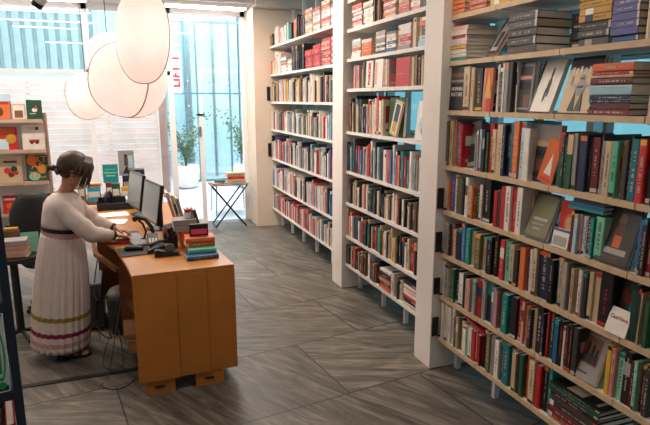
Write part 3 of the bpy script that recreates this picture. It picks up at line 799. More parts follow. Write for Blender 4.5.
def run(un, r, b, y1, y0, pal, hs=(.66, .86), tw=(.014, .036), seed=0, cl=None):
    Uu = UNITS[un]; rr = random.Random(seed*977+r*31+b); z = Uu['z'][r]; y = y1
    cl = cl or ((Uu['z'][r-1]-Uu['z'][r]-BT-.004) if r else .28)
    while y-.012 > y0:
        t = min(rr.uniform(*tw)*(1.5 if rr.random() < .12 else 1), y-y0); h = cl*rr.uniform(*hs); d = min(.23, h*.72)
        if rr.random() < .05: h = cl*min(.95, hs[1]+.06)
        mass_book(t-.001, h, d, rr.choice(pal), upM(Uu['x']+rr.choice((.004, .01, .018, .03)), y-t/2, z+.0015, rx=R(rr.choice((0, 0, 0, 1, -1)))), rr.random())
        y -= t+.0005
def pile(un, r, y1, y0, cols, th=.025, seed=0, cl=None):
    Uu = UNITS[un]; rr = random.Random(seed*91+r); z = Uu['z'][r]+.001
    for i, ch in enumerate(cols):
        t = th*rr.uniform(.75, 1.2); l = (y1-y0)*rr.uniform(.92, 1)
        M = Matrix.Translation((Uu['x']+.004+rr.uniform(0, .012), (y0+y1)/2-l/2, z+t/2)) @ Matrix.Rotation(-PI/2, 4, 'X')
        mass_book(t-.001, l, min(.21, l*1.25), ch, M, rr.random()); z += t
# far bookcase
FP = 'wwwwcppsssvkkdrrnoabat'
bays = UNITS['far']['bays']
for b, (y0, y1) in enumerate(bays):
    for r in range(2, 7):
        pal = {2: 'kkdwwrocycswwnw', 3: 'ggrkcwwasnsswwrw', 4: 'wsskwrpwwnvdtwpw', 5: 'rkdwwaspwwpwrvbw', 6: 'rkwwtprcwgwpkrvw'}[r]
        if r == 6 and b == 0: pal = 'rwwswsp'
        run('far', r, b, y1-.012, y0+.004, pal, (.56, .76) if r != 2 else (.6, .85), (.013, .03), seed=3)
y0, y1 = bays[0]
run('far', 0, 0, y1-.01, y0+.28, 'kdgoc', (.5, .62), seed=1); run('far', 0, 0, y0+.27, y0+.004, 'rwwww', (.7, .8), seed=2)
run('far', 0, 1, bays[1][1]-.004, bays[1][0], 'wstpmwg', (.68, .82), seed=1); run('far', 0, 2, bays[2][1], bays[2][0], 'mdtgoku', (.7, .9), seed=1)
pile('far', 0, 6.42, 6.16, 'ccwcuccow', .03); pile('far', 0, 6.14, 5.9, 'wwowwpwr', .03); pile('far', 0, 5.85, 5.6, 'wprwwpow', .034); pile('far', 0, 5.58, 5.32, 'wwpwwr', .034)
run('far', 1, 0, y1-.01, y0+.3, 'cocw', (.5, .6), seed=5); run('far', 1, 0, y0+.29, y0+.004, 'wwwp', (.7, .8), seed=6)
pile('far', 1, 7.47, 7.2, 'wwwwrptws', .026); pile('far', 1, 7.17, 6.98, 'wwacws', .03)
run('far', 1, 2, 6.955, 6.44, 'kkkdkd', (.78, .84), (.03, .05), seed=4)
pile('far', 1, 6.42, 6.16, 'rrrrrrrrr', .026); pile('far', 1, 6.14, 5.89, 'rrrrrrrrrr', .027); pile('far', 1, 5.84, 5.58, 'prprprprpr', .031); pile('far', 1, 5.56, 5.3, 'rprprprprp', .031)
# middle bookcase
bays = UNITS['middle']['bays']
pals = {4: 'wkvcgwsuckr', 5: 'wdnvrktpsabkwr', 6: 'wckwsugdnwcpk', 7: 'crwkcgyntwkdr', 8: 'rknbkcwudw'}
for b, (y0, y1) in enumerate(bays):
    for r in (4, 5, 6, 7, 8):
        a_, b_ = y1-(.012 if b == 0 else 0), y0+.003
        if r == 4:
            if b == 1: continue
            if b == 2: a_, b_ = 3.66, 3.42; continue
        if r == 8 and b > 0: a_ = y1-.0; b_ = y1-.17
        if r == 7 and b == 2: pass
        run('middle', r, b, a_, b_, pals[r]+('rw' if b == 2 else ''), (.62, .84), (.014, .036), seed=21)
run('middle', 3, 0, 4.92, 4.62, 'ckppsdcd', (.72, .84), seed=8)
pile('middle', 0, 4.9, 4.7, 'wprwrwp'); pile('middle', 0, 4.65, 4.46, 'wwwwwww'); run('middle', 0, 1, 4.41, 4.3, 'ggtg', (.7, .85)); pile('middle', 0, 4.26, 4.03, 'cworwroo', .03); pile('middle', 0, 3.98, 3.79, 'rocroc'); pile('middle', 0, 3.75, 3.6, 'wprpp', .03); pile('middle', 0, 3.57, 3.42, 'kggkd', .03)
pile('middle', 1, 4.9, 4.68, 'wprwpwwro', .025); pile('middle', 1, 4.65, 4.45, 'wwwwwwcw', .026); run('middle', 1, 1, 4.42, 4.3, 'ggtuk', (.7, .9)); pile('middle', 1, 4.26, 4.04, 'cowrwrow', .026); pile('middle', 1, 3.99, 3.82, 'oroccr', .03); pile('middle', 1, 3.8, 3.66, 'pwprp', .032); pile('middle', 1, 3.62, 3.42, 'gkgdw', .026)
pile('middle', 2, 4.9, 4.7, 'wwrcaw', .026); pile('middle', 2, 4.68, 4.47, 'ooooc', .026); pile('middle', 2, 4.39, 4.21, 'nwnwsswss', .02); pile('middle', 2, 4.19, 4.02, 'bwbwcb', .025); pile('middle', 2, 3.98, 3.78, 'sprpwww', .026); run('middle', 2, 2, 3.75, 3.69, 'cw', (.85, .92)); pile('middle', 2, 3.66, 3.43, 'aadkow', .032)
pile('middle', 8, 4.22, 4.01, 'ooucrkdw', .026); pile('middle', 8, 3.78, 3.43, 'ckdrwwpwk', .026)
# what stands out on the middle bookcase
MG = 'books standing out on the middle bookcase'
faceout(4.43, 4.58, 3, .23, .03, 'c', R(2), 'cream cover with a red vertical FORCES title on the middle bookcase', [('r', .04, .03, .96, .97, 'w')], unit='middle', seed=40, grp=MG, texts=[])
text('FORCES', .052, M_TXR, Matrix.Translation((.08, -.0172, .115)) @ FRONT @ Matrix.Rotation(PI/2, 4, 'Z'), bpy.data.objects[[o.name for o in COL.objects if o.name.startswith('book')][-1]] if 0 else [o for o in COL.objects if o.get('label', '').startswith('cream cover with a red')][0], 'title_lettering', sx=.98, bold=.004)
faceout(4.24, 4.40, 3, .23, .03, 'w', R(2), 'plain white cover faced out beside the FORCES cover', [('r', .1, .1, .3, .9, 'p')], unit='middle', seed=41, grp=MG)
faceout(3.78, 4.0, 3, .215, .05, 'r', R(1), 'large plain red volume on the middle bookcase, right of the white cover', [('r', .1, .42, .6, .46, 'o')], unit='middle', seed=42, grp=MG)
for i, (y, ch, t_) in enumerate(((4.218, 'c', .03), (4.18, 'w', .03), (4.14, 'p', .022))):
    book(t_, .22, .16, ch, upM(UNITS['middle']['x']+.01, y, 2.0015), '%s book between the white cover and the large red volume, middle bookcase' % PAL[ch][0], MG, seed=60+i)
for i, (y, ch, t_, h) in enumerate(((3.735, 'c', .034, .21), (3.69, 'u', .03, .22), (3.64, 'k', .03, .2), (3.60, 'c', .03, .21))):
    book(t_, h, .16, ch, upM(UNITS['middle']['x']+.01, y, 2.0015), '%s book, %s right of the large red volume, middle bookcase' % (PAL[ch][0], ORD[i+1]), MG, seed=70+i)
faceout(3.93, 4.2, 4, .315, .03, 'g', R(3), 'big dark green cover faced out on the middle bookcase', [('r', .06, .05, .94, .95, 'e'), ('r', .1, .08, .9, .92, 'g'), ('r', .15, .12, .4, .2, 'l')], unit='middle', seed=43, grp=MG, dx=.04)
faceout(3.97, 4.09, 4, .28, .02, 'c', R(5), 'yellow and blue picture book leaning across the big green cover', [('r', .1, .08, .9, .92, 'w'), ('r', .2, .4, .8, .9, 'n'), ('r', .2, .1, .8, .4, 'y')], unit='middle', seed=44, grp=MG, dx=.0, roll=R(14), dz=.03)
faceout(3.46, 3.68, 4, .29, .024, 'w', R(7), 'pale marbled cover faced out near the right pier, middle bookcase', [('o', .2, .2, .5, .6, 'a'), ('o', .45, .4, .9, .85, 'p'), ('o', .4, .1, .8, .4, 's')], unit='middle', seed=45, grp=MG)
for i, (y, ch, t_, h) in enumerate(((4.40, 'w', .025, .29), (4.365, 'c', .03, .31), (4.325, 'r', .04, .33), (4.28, 'w', .04, .29), (4.235, 'c', .03, .3))):
    book(t_, h, .2, ch, upM(UNITS['middle']['x']+.01, y, 1.6015), '%s book, %s left of the big green cover, middle bookcase' % (('thick ' if t_ > .035 else '')+PAL[ch][0], ORD[5-i]), MG, seed=80+i)
faceout(4.08, 4.2, 6, .23, .02, 'c', R(3), 'tan framed cover faced out on the seventh shelf of the middle bookcase', [('r', .08, .05, .92, .95, 'k'), ('r', .12, .08, .88, .92, 'c')], unit='middle', seed=46, grp=MG, dx=-.001) if 0 else None
endplate('near', 3.158, 7, .14, 'black marker plate at the end of the bottom shelf, near pier'); endplate('near', 3.158, 6, .12, 'black marker plate at the end of the seventh shelf, near pier')
endplate('near', 3.158, 5, .14, 'black marker plate at the end of the sixth shelf, near pier'); endplate('near', 3.158, 4, .14, 'black marker plate at the end of the fifth shelf, near pier')
endplate('far', 8.032, 2, .2, 'upper black marker plate on the cream wall by the far bookcase'); endplate('far', 8.032, 4, .2, 'lower black marker plate on the cream wall by the far bookcase')
# ------------------------------------------------------------------ counter
def prism(mb, pts, z0, z1, m, M=None):
    return mb.rings([[(x, y, z0) for x, y in pts], [(x, y, z1) for x, y in pts]], m, M)
M_OAK = mat('orange_oak', 'b8712e', rough=.42, var=.1, scale=3, bump=.03); M_OAKT = mat('oak_top', 'b0763c', rough=.3, var=.1, scale=3)
M_OAKD = mat('oak_inner', '86512a', rough=.6, var=.12, scale=4)
DL = [(0, 3.47), (-.03, 3.75), (-.10, 4.2), (-.27, 4.72), (-.31, 5.3), (-.33, 6.02)]
DR = [(.645, 3.5), (.605, 3.9), (.56, 4.4), (.53, 5.0), (.47, 6.02)]
t = empty('counter_desk', (.3, 3.5, 0), 'orange oak cash counter desk with panelled front end, in the middle of the floor', 'desk')
I = Matrix.Translation((-.3, -3.5, 0))
ZT = .83
prism(MB(), DL+DR[::-1], ZT-.022, ZT, M_OAKT, I).build('desktop', t, bevel=.002)
def xl(y):
    for (a, b), (c, d) in zip(DL, DL[1:]):
        if b <= y <= d: return a+(c-a)*(y-b)/(d-b)
for i, (a, b) in enumerate(((0, .022), (.0235, .262), (.2635, .458), (.4595, .645))):
    MB().box(a, b, 3.47+.03*a/.645, 3.49+.03*b/.645, .10, ZT-.0225, M_OAK, I).build('end_panel', t)
mb = MB()
for (a, b), (c, d) in zip(DR, DR[1:]): prism(mb, [(a-.022, b+.02), (a, b+.02), (c, d), (c-.022, d)], .1, ZT-.0225, M_OAK, I)
mb.build('side_panel', t)
mb = MB(); prism(mb, [(.3, 3.52), (.32, 3.52), (.17, 6.0), (.15, 6.0)], .1, ZT-.0225, M_OAKD, I); mb.build('back_panel', t)
for z in (.12, .42):
    mb = MB(); prism(mb, [(.03, 3.53), (.0, 3.95), (-.05, 4.25), (.22, 4.25), (.28, 3.53)], z-.02, z, M_OAKD, I); mb.build('shelf', t)
mb = MB(); prism(mb, [(-.11, 4.16), (-.275, 4.66), (-.31, 5.1), (-.28, 5.1), (-.24, 4.66), (-.08, 4.16)], .66, .69, M_OAKD, I); mb.build('apron_shelf', t)
for y in (4.27, 5.2, 5.98):
    MB().box(xl(y)+.03, .2, y, y+.02, .1, ZT-.0225, M_OAKD, I).build('divider', t)
for a in (.035, .36):
    f = MB().box(a, a+.19, 3.485+.03*a, 3.7, 0, .0995, M_OAK, I).build('foot', t)
    MB().box(a+.06, a+.12, 3.478+.03*a, 3.4845+.03*a, .045, .06, M_INKD, I).build('pull_slot', f)
for y in (4.9, 5.9): MB().box(-.2, .4, y, y+.06, 0, .0995, M_OAKD, I).build('foot', t)
# things kept below and around the counter
tag(MB().box(-.06, .1, 3.9, 4.2, .1215, .22, mat('kraft_paper', '9c7650', rough=.8)).box(-.08, .08, 3.92, 4.22, .221, .26, MATS['kraft_paper']).build('paper_parcel', bevel=.006), 'brown kraft paper parcel on the open side shelf of the desk', 'parcel')
t = empty('computer_tower', (-.33, 4.95, 0), 'grey computer tower standing on the floor by the desk', 'computer')
MB().box(-.09, .09, -.2, .2, .01, .4, mat('tower_grey', '6f6f70', rough=.5)).build('case', t, bevel=.008)
MB().box(-.08, .08, -.208, -.2005, .03, .39, mat('tower_face', '54565a', rough=.5)).build('front_panel', t)
t = empty('waste_bin', (-.1, 4.64, 0), 'dark grey waste bin full of bags under the desk', 'bin')
MB().lathe([(.09, 0), (.11, .3), (.118, .32), (.108, .31), (.088, .02)], mat('bin_grey', '4c4b4c', rough=.6), 20).build('body', t, smooth=True)
MB().ell((0, 0, .33), (.1, .1, .07), mat('bin_liner', '8b8984', rough=.6, bump=.6, scale=20), 14, 8).build('liner', t, smooth=True)
M_CABLE = mat('cable_grey', '4b4844', rough=.6); M_CABK = mat('cable_black', '202022', rough=.6)
def cable(pts, m, rad, label):
    P = [Vector(p) for p in pts]; out = []
    for i in range(len(P)-1):
        p0, p1, p2, p3 = P[max(i-1, 0)], P[i], P[i+1], P[min(i+2, len(P)-1)]
        for q in range(8):
            u = q/8; out.append(.5*((2*p1)+(p2-p0)*u+(2*p0-5*p1+4*p2-p3)*u*u+(3*p1-p0-3*p2+p3)*u**3))
    out.append(P[-1]); tag(MB().tube(out, rad, m, 6).build('cable', smooth=True), label, 'cable', 'cables trailing beside the desk')
cable([(-.07, 4.3, .5), (-.13, 4.1, .25), (-.2, 3.85, .012), (-.24, 3.72, .008), (-.16, 3.63, .008), (-.06, 3.68, .008), (-.01, 3.8, .02)], M_CABLE, .004, 'grey cable looping onto the floor by the desk corner')
cable([(-.1, 4.35, .4), (-.18, 4.3, .15), (-.24, 4.1, .01), (-.2, 3.95, .008), (-.1, 3.98, .012), (-.12, 4.2, .2)], M_CABLE, .004, 'grey cable in a hanging loop behind the floor loop')
cable([(-.28, 4.75, .3), (-.3, 4.7, .1), (-.26, 4.6, .01), (-.19, 4.5, .01), (-.2, 4.6, .02)], M_CABK, .006, 'black cable tangled by the woman at the grey tower')
cable([(-.25, 4.9, .62), (-.3, 4.75, .36), (-.26, 4.62, .3), (-.22, 4.7, .5)], M_CABK, .005, 'black cable drooping under the desk edge')
# ---- on the counter
DZ = ZT+.001
def flat(x, y, z, l, d, th, ch, label, grp=None, rz=0, seed=0, plain=False, art=None):
    """A book lying down, spine towards -y (the room's near side)."""
    M = Matrix.Translation((x, y, z+th/2)) @ Matrix.Rotation(R(rz), 4, 'Z') @ Matrix.Rotation(PI/2, 4, 'Z') @ Matrix.Translation((0, -l/2, 0)) @ Matrix.Rotation(-PI/2, 4, 'X') @ Matrix.Translation((0, 0, -l))
    M = Matrix.Translation((x, y, z+th/2)) @ Matrix.Rotation(R(rz+90), 4, 'Z') @ Matrix.Rotation(PI/2, 4, 'X') @ Matrix.Translation((0, 0, -l/2))
    return book(th-.001, l, d, ch, M, label, grp, seed=seed, plain=plain, art=art)
G1 = 'books stacked at the near right corner of the desk'
flat(.468, 3.675, DZ, .215, .15, .028, 'b', 'blue and white patterned book at the bottom of the desk corner stack', G1, 3, 501)
flat(.475, 3.74, DZ+.029, .19, .145, .03, 'l', 'green book with tan spine above the blue one, desk corner stack', G1, -2, 502)
z = DZ+.06
for i in range(2): flat(.47, 3.80+.0*i, z, .2, .14, .031, 'o', '%s of two orange-red boxed sets in the desk corner stack' % ('lower', 'upper')[i], G1, 1-2*i, 510+i); z += .032
t = empty('card_stand', (.47, 3.87, z), 'small black stand with a pink card on top of the orange boxes', 'card stand')
MB().box(-.065, .065, -.012, .012, 0, .085, M_BLACK).build('frame', t, bevel=.003)
prism(MB(), [(-.055, -.0135), (.055, -.0135), (.055, -.0125), (-.055, -.0125)], .012, .05, mat('hot_pink', 'd8436a', var=.04)).build('pink_card', t)
# grey-spined stack with an orange box below, and leaning books
tag(MB().box(.36, .47, 4.02, 4.16, DZ, DZ+.125, cmat('o', 2)).build('card_box', bevel=.003), 'orange box standing behind the red boxed sets on the desk', 'box')
z = DZ+.1265
for i in range(6):
    flat(.395, 4.02, z, .165, .14, .0135, 's', 'grey paperback, %s of the six piled on the orange box' % (('bottom',)+tuple(ORD[2:6])+('topmost',))[i], 'grey paperbacks piled on the orange box', rz=(-1, 1, 0, 2, -2, 0)[i], seed=520+i, plain=True); z += .014
for i, (x, y, ch, h, lab) in enumerate(((.36, 4.4, 'p', .36, 'tall pink-edged book leaning behind the nearer monitor'), (.39, 4.37, 'c', .34, 'tall cream book leaning behind the nearer monitor, right of the pink-edged one'), (.42, 4.34, 's', .32, 'tall grey book leaning behind the nearer monitor, last before the pile'))):
    book(.02, h, .2, ch, Matrix.Translation((x+.03, y, DZ+.006)) @ Euler((0, R(-14), 0)).to_matrix().to_4x4() @ Matrix.Rotation(PI/2, 4, 'Z') , lab, 'books leaning behind the monitor', seed=530+i)
for i, (x, ch, lab) in enumerate(((.475, 'g', 'dark green book leaning beside the grey paperbacks'), (.503, 's', 'pale grey-green book leaning at the right of the grey paperbacks'), (.531, 'd', 'charcoal book leaning at the desk edge beside the orange box'))):
    book(.02, .27, .18, ch, Matrix.Translation((x, 4.08, DZ+.007)) @ Euler((0, R(-13), 0)).to_matrix().to_4x4() @ Matrix.Rotation(PI/2, 4, 'Z'), lab, 'books leaning on the desk beside the paperbacks', seed=540+i)
M_REDP = mat('red_plastic', 'c2272d', rough=.4)
t = empty('flower_pot', (.42, 4.09, z+.001), 'small red paper flower in a white cup on the grey paperbacks', 'decoration')
MB().lathe([(.022, 0), (.027, .045), (.024, .045), (.02, .006)], M_WHITE, 14).build('cup', t)
fm = MB(); fm.tube([(0, 0, .02), (0, 0, .055)], .003, cmat('g', 0))
for q in range(5): fm.ell((.017*math.cos(q*1.257), .017*math.sin(q*1.257), .06), (.013, .013, .009), M_REDP, 8, 6)
fm.build('flower', t)
# monitors
M_SCR = mat('screen_grey', '7b7f7c', rough=.25, var=.04, emit=.12); M_BEZ = mat('bezel_black', '1d1e20', rough=.35)
def monitor(x, y, rz, label, tilt=-9, w=.46, h=.33, zc=.235):
    t = empty('monitor', (x, y, DZ), label, 'monitor', 'desk monitors'); t.rotation_euler = (0, 0, R(rz))
    # faces -x before turning
    T = Matrix.Translation((-.05, 0, zc)) @ Matrix.Rotation(R(-tilt), 4, 'Y')
    MB().box(0, .03, -w/2, w/2, -h/2, h/2, M_BEZ, T).box(.03, .055, -w*.3, w*.3, -h*.3, h*.3, M_BEZ, T).build('casing', t, bevel=.004)
    MB().box(-.0015, -.0002, -w/2+.014, w/2-.014, -h/2+.02, h/2-.014, M_SCR, T).build('screen', t)
    MB().tube([(.03, 0, .012), (.025, 0, zc)], .018, M_BEZ, 10).build('stand_neck', t)
    MB().lathe([(.11, 0), (.11, .008), (.04, .014)], M_BEZ, 24, sx=.85).build('stand_base', t, smooth=False)
monitor(.24, 4.75, 13, 'nearer flat monitor on the desk, grey screen towards the woman')
monitor(.13, 5.42, 13, 'farther flat monitor on the desk, grey-green screen behind the nearer one')
# scanner on a curved stand
t = empty('barcode_scanner', (.11, 4.35, DZ), 'black barcode scanner on a curved stand before the nearer monitor', 'scanner')
MB().lathe([(.05, 0), (.05, .012), (.03, .02)], M_BLACK, 20).build('base', t)
MB().tube([(0, 0, .015), (.02, .01, .07), (.0, .02, .13), (-.03, .02, .16)], .009, M_BLACK, 8).build('gooseneck', t)
hd = MB(); hd.tube([(-.065, .03, .165), (-.03, .02, .185), (.02, .0, .17), (.06, -.02, .11), (.075, -.03, .05)], [(.028, .022), (.03, .022), (.018, .016), (.016, .014), (.015, .013)], M_BLACK, 10); hd.build('scanner_head', t, smooth=True)
t = empty('card_reader', (.17, 4.22, DZ), 'black payment card reader with red buttons beside the scanner', 'card reader')
MB().box(-.04, .04, -.07, .07, .03, .055, M_BLACK, Matrix.Rotation(R(24), 4, 'X')).box(-.035, .035, -.05, .05, 0, .03, M_BLACK).build('body', t, bevel=.006)
kb = MB()
for i in range(3):
    for j in range(4): kb.box(-.03+.022*i, -.014+.022*i, -.06+.016*j, -.049+.016*j, .0555, .0585, M_INKL if j else M_REDP, Matrix.Rotation(R(24), 4, 'X'))
kb.build('keypad', t)
t = empty('tape_dispenser', (.245, 3.86, DZ), 'black tape dispenser at the near edge of the desk', 'tape dispenser')
b = MB(); b.rings([[(-.085, y, 0), (.085, y, 0), (.085, y, .018), (.06, y, .03), (.03, y, .032), (-.01, y, .035), (-.06, y, .05), (-.083, y, .045)] for y in (-.028, .028)], M_BLACK); b.build('body', t, bevel=.004)
MB().lathe([(.018, -.01), (.034, -.01), (.034, .01), (.018, .01)], mat('tape_roll', '55524e', rough=.4), 20, Matrix.Translation((.02, 0, .05)) @ Matrix.Rotation(PI/2, 4, 'X')).build('tape_roll', t)
t = empty('pen_cup', (.30, 4.06, DZ), 'black pen cup crowded with pens behind the tape dispenser', 'pen cup')
MB().lathe([(.038, 0), (.04, .1), (.036, .1), (.034, .006)], M_BLACK, 18).build('cup', t)
rr = random.Random(4)
for q in range(7):
    a = rr.uniform(0, 6.28); MB().tube([(.012*math.cos(a), .012*math.sin(a), .01), (.05*math.cos(a), .04*math.sin(a), .15+rr.uniform(0, .03))], .0045, (M_BLACK, M_REDP, M_BLACK, M_STEEL)[q % 4], 6).build('pen', t)
t = empty('label_printer', (.3, 4.3, DZ), 'black label printer between the nearer monitor and the pen cup', 'printer')
MB().rings([[(-.05, y, 0), (.05, y, 0), (.05, y, .09), (.02, y, .12), (-.03, y, .11), (-.05, y, .06)] for y in (-.08, .08)], M_BLACK).build('body', t, bevel=.008)
MB().box(-.052, -.048, -.05, .05, .02, .03, M_STEEL).build('paper_slot', t)
t = empty('desk_telephone', (.18, 4.02, DZ), 'black desk telephone behind the tape dispenser', 'telephone')
MB().rings([[(-.06, y, 0), (.06, y, 0), (.06, y, .055), (-.06, y, .02)] for y in (-.07, .07)], M_BLACK).build('base', t, bevel=.005)
MB().tube([(-.045, -.045, .05), (-.01, -.045, .068), (.03, -.045, .082), (.06, -.045, .078)], [(.022, .016), (.014, .011), (.014, .011), (.022, .016)], M_BLACK, 10).build('handset', t, smooth=True)
kk = MB()
for i in range(3):
    for j in range(4): kk.box(-.035+.02*j, -.022+.02*j, .0+.022*i, .014+.022*i, .03+.0065*j, .036+.0065*j, mat('key_grey', '4d4f52', rough=.5))
kk.build('keypad', t)
# keyboard, mat, mouse pad, phone
t = empty('keyboard', (.05, 4.37, DZ), 'grey computer keyboard angled on the desk', 'keyboard', rz=R(103))
MB().box(-.2, .2, -.065, .065, 0, .014, mat('keyboard_grey', '4a4b4e', rough=.5)).build('case', t, bevel=.004)
k = MB()
for r_ in range(5):
    for c_ in range(17): k.box(-.192+.0226*c_, -.173+.0226*c_, -.057+.0232*r_, -.038+.0232*r_, .0145, .02, mat('key_pale', '96989b', rough=.5))
k.build('keys', t)['label'] = 'pale keys'
tag(prism(MB(), [(-.055, 3.915), (.19, 3.945), (.14, 4.15), (-.085, 4.16)], DZ, DZ+.006, mat('mat_black', '1f2022', rough=.7)).build('desk_mat', bevel=.002), 'black rectangular mat at the near left edge of the desk', 'desk mat')
t = empty('hand_scanner', (.02, 4.06, DZ+.0065), 'dark handset lying on the black mat', 'handset')
MB().tube([(-.05, .02, .014), (-.02, .015, .018), (.04, 0, .016), (.075, -.01, .014)], [(.024, .014), (.026, .017), (.017, .015), (.015, .013)], M_BLACK, 10).build('body', t, smooth=True)
tag(MB().box(-.04, .04, -.08, .08, 0, .011, mat('phone_dark', '2b2c33', rough=.25)).box(-.035, .035, -.074, .074, .0111, .0118, mat('phone_glass', '3a3d47', rough=.15)).build('phone', loc=(.035, 4.60, DZ), bevel=.003), 'dark phone lying beyond the keyboard by the hand', 'phone')
flat(-.09, 4.3, DZ, .19, .15, .026, 'r', 'thick red-edged paperback under the woman\'s forearm', None, -6, 560)
flat(-.09, 4.315, DZ+.027, .17, .14, .012, 'c', 'cream pamphlet with red print on the thick red-edged paperback', None, 4, 561, art=[('r', .1, .5, .9, .9, 'r')])
# papers and the black tray behind
M_PAP = mat('white_paper', 'ece9e6', rough=.8, var=.02)
for i, (x, y, rz, lab) in enumerate(((-.12, 5.46, 6, 'open white paper pad lying before the black tray'), (-.14, 5.12, -9, 'white loose sheets beyond the woman\'s hand'))):
    pb = MB()
    for q in range(4): pb.box(-.13, .13, -.1, .1, .0022*q, .0022*q+.002, M_PAP, Matrix.Rotation(R(q*3-4), 4, 'Z'))
    tag(pb.build('paper_pad', loc=(x, y, DZ)), lab, 'paper')['label'] = lab; bpy.context.view_layer.update()
    COL.objects[[o.name for o in COL.objects if o.name.startswith('paper_pad')][-1]].rotation_euler = (0, 0, R(rz))
t = empty('paper_tray', (-.09, 5.83, DZ), 'black desk tray with a bent handle holding white papers', 'tray')
MB().box(-.18, .19, -.12, .12, 0, .012, M_BLACK).box(-.18, -.168, -.12, .12, .012, .1, M_BLACK).box(.178, .19, -.12, .12, .012, .1, M_BLACK).box(-.168, .178, .108, .12, .012, .1, M_BLACK).box(-.168, .178, -.12, -.108, .012, .07, M_BLACK).build('tray_body', t, bevel=.003)
MB().tube([(-.1, -.1, .02), (-.1, -.1, .14), (-.085, -.06, .17), (-.06, 0, .17), (-.045, .05, .14), (-.045, .06, .02)], .014, M_DKBLUE, 8).build('handle', t, smooth=True)
tag(MB().box(-.0, .15, 5.74, 5.93, DZ+.013, DZ+.10, M_PAP).build('paper_stack'), 'stack of white papers inside the black tray', 'paper')
# ---- display table behind the counter with books
t = empty('display_table', (-.12, 6.5, 0), 'low table behind the counter, covered with small books and boxes', 'table')
MB().box(-.42, .42, -.25, .3, .80, .83, M_OAKD).build('tabletop', t)
for sx in (-1, 1):
    for sy in (-.2, .25): MB().box(sx*.38-.02, sx*.38+.02, sy-.02, sy+.02, 0, .80, M_OAKD).build('leg', t)
def stand(x, y, z, w_, h, th, ch, label, art=None, back=8, rz=0, texts=(), grp='books on the display table', seed=0):
    M = Matrix.Translation((x-w_/2, y, z+.0015+.5*th*math.sin(R(back)))) @ Matrix.Rotation(R(rz), 4, 'Z') @ Matrix.Rotation(R(-back), 4, 'X')
    o = book(th, h, w_, ch, M, label, grp, art=art, seed=seed, plain=True, tint=0)
    for body, sz, u, v, m, sx in texts: text(body, sz, m, Matrix.Translation((u*w_, -th/2-.0012, v*h)) @ FRONT, o, 'title_lettering', sx=sx)
    return o
T0 = .831
def bx(x0, x1, y0, y1, z0, z1, ch, label, nm='carton', cat='box', grp='small boxes on the display table'):
    o = tag(MB().box(x0, x1, y0, y1, z0, z1, cmat(ch, 1)).box(x0+.01, x1-.01, y0-.0012, y0, z0+(z1-z0)*.3, z0+(z1-z0)*.7, cmat('w' if ch not in 'wc' else 'r', 0)).build(nm, bevel=.002), label, cat, grp); return o
bx(-.47, -.40, 6.32, 6.45, T0, T0+.2, 'e', 'olive-tan box at the left end of the display table')
bx(-.38, -.25, 6.30, 6.42, T0, T0+.15, 'a', 'cyan-blue box on the display table beside the tray', grp=None); 
bpy.data.objects['carton.001'].data.materials[0] = mat('cyan_card', '2f9fb4', var=.05)
bx(-.37, -.24, 6.305, 6.43, T0+.151, T0+.19, 'c', 'tan lidded box lying on the cyan-blue box')
bx(-.135, -.05, 6.28, 6.36, T0, T0+.18, 'g', 'green box with white label at the middle of the display table')
bx(-.04, .04, 6.28, 6.36, T0, T0+.14, 'y', 'mustard box right of the green one, display table')
bx(-.05, .06, 6.265, 6.275, T0, T0+.06, 'l', 'mint card standing before the mustard box'); 
z = T0
for i, (ch, th) in enumerate((('d', .04), ('w', .03), ('k', .04), ('k', .035), ('l', .06), ('k', .05), ('d', .06))):
    flat(.13, 6.36, z, .17, .15, th, ch, '%s book, %s in the column behind the farther monitor' % (PAL[ch][0], ('lowest', 'second up', 'third up', 'fourth up', 'fifth up', 'sixth up', 'topmost')[i]), 'books in a column on the display table', seed=570+i); z += th
bx(-.2, -.08, 6.5, 6.62, T0, T0+.16, 'm', 'maroon box at the back of the display table, under the teal cover')
stand(-.14, 6.53, T0+.161, .16, .2, .015, 't', 'teal book cover propped upright above the boxes, display table', [('r', .1, .5, .9, .58, 'l'), ('r', .2, .34, .8, .4, 'l'), ('r', .15, .7, .85, .75, 'l')], seed=580)
bx(-.02, .2, 6.6, 6.72, T0, T0+.22, 'n', 'dark box at the back of the display table, under the figure poster')
stand(.035, 6.62, T0+.221, .17, .28, .012, 's', 'pale poster card with a dark walking figure, back of display table', [('o', .38, .7, .58, .86, 'k'), ('r', .36, .4, .6, .72, 'd'), ('t', .25, .08, .75, .42, 'k'), ('r', .62, .3, .9, .8, 'a')], seed=581)
# ---- slanted display stand at the left, covers face out
t = empty('display_stand', (-1.01, 5.9, 0), 'pale wooden display stand with tiers of face-out books at left', 'display stand')
M_PALE = mat('pale_wood', 'c9a98e', rough=.6)
for x in (-.5, .325): MB().box(x, x+.03, -.02, .02, 0, 1.78, M_PALE).box(x, x+.03, .02, .4, 0, .04, M_PALE).build('upright', t)
TZ = (1.71, 1.43, 1.13, .83, .52)
for z in TZ:
    MB().box(-.47, .325, -.09, .12, z-.02, z, M_WHITE).box(-.47, .325, -.098, -.09, z-.02, z+.012, M_PALE).build('tier', t)
MB().box(-.47, .325, .125, .135, .3, 1.7, M_WHITE).build('back_board', t)
G2 = 'books face out on the display stand'
stand(-1.015, 5.83, TZ[0], .16, .24, .014, 'b', 'blue book with a sandy photograph, top tier of the display stand', [('r', 0, .72, 1, 1, 'a'), ('r', .05, .05, .95, .7, 'o'), ('o', .2, .15, .6, .5, 'u'), ('r', .1, .6, .9, .7, 'r')], grp=G2, seed=590)
stand(-0.875, 5.83, TZ[0], .115, .15, .012, 'c', 'small cream card with a brown picture, top tier of display stand', [('r', .1, .1, .9, .9, 'w'), ('r', .2, .15, .8, .6, 'u')], grp=G2, seed=591)
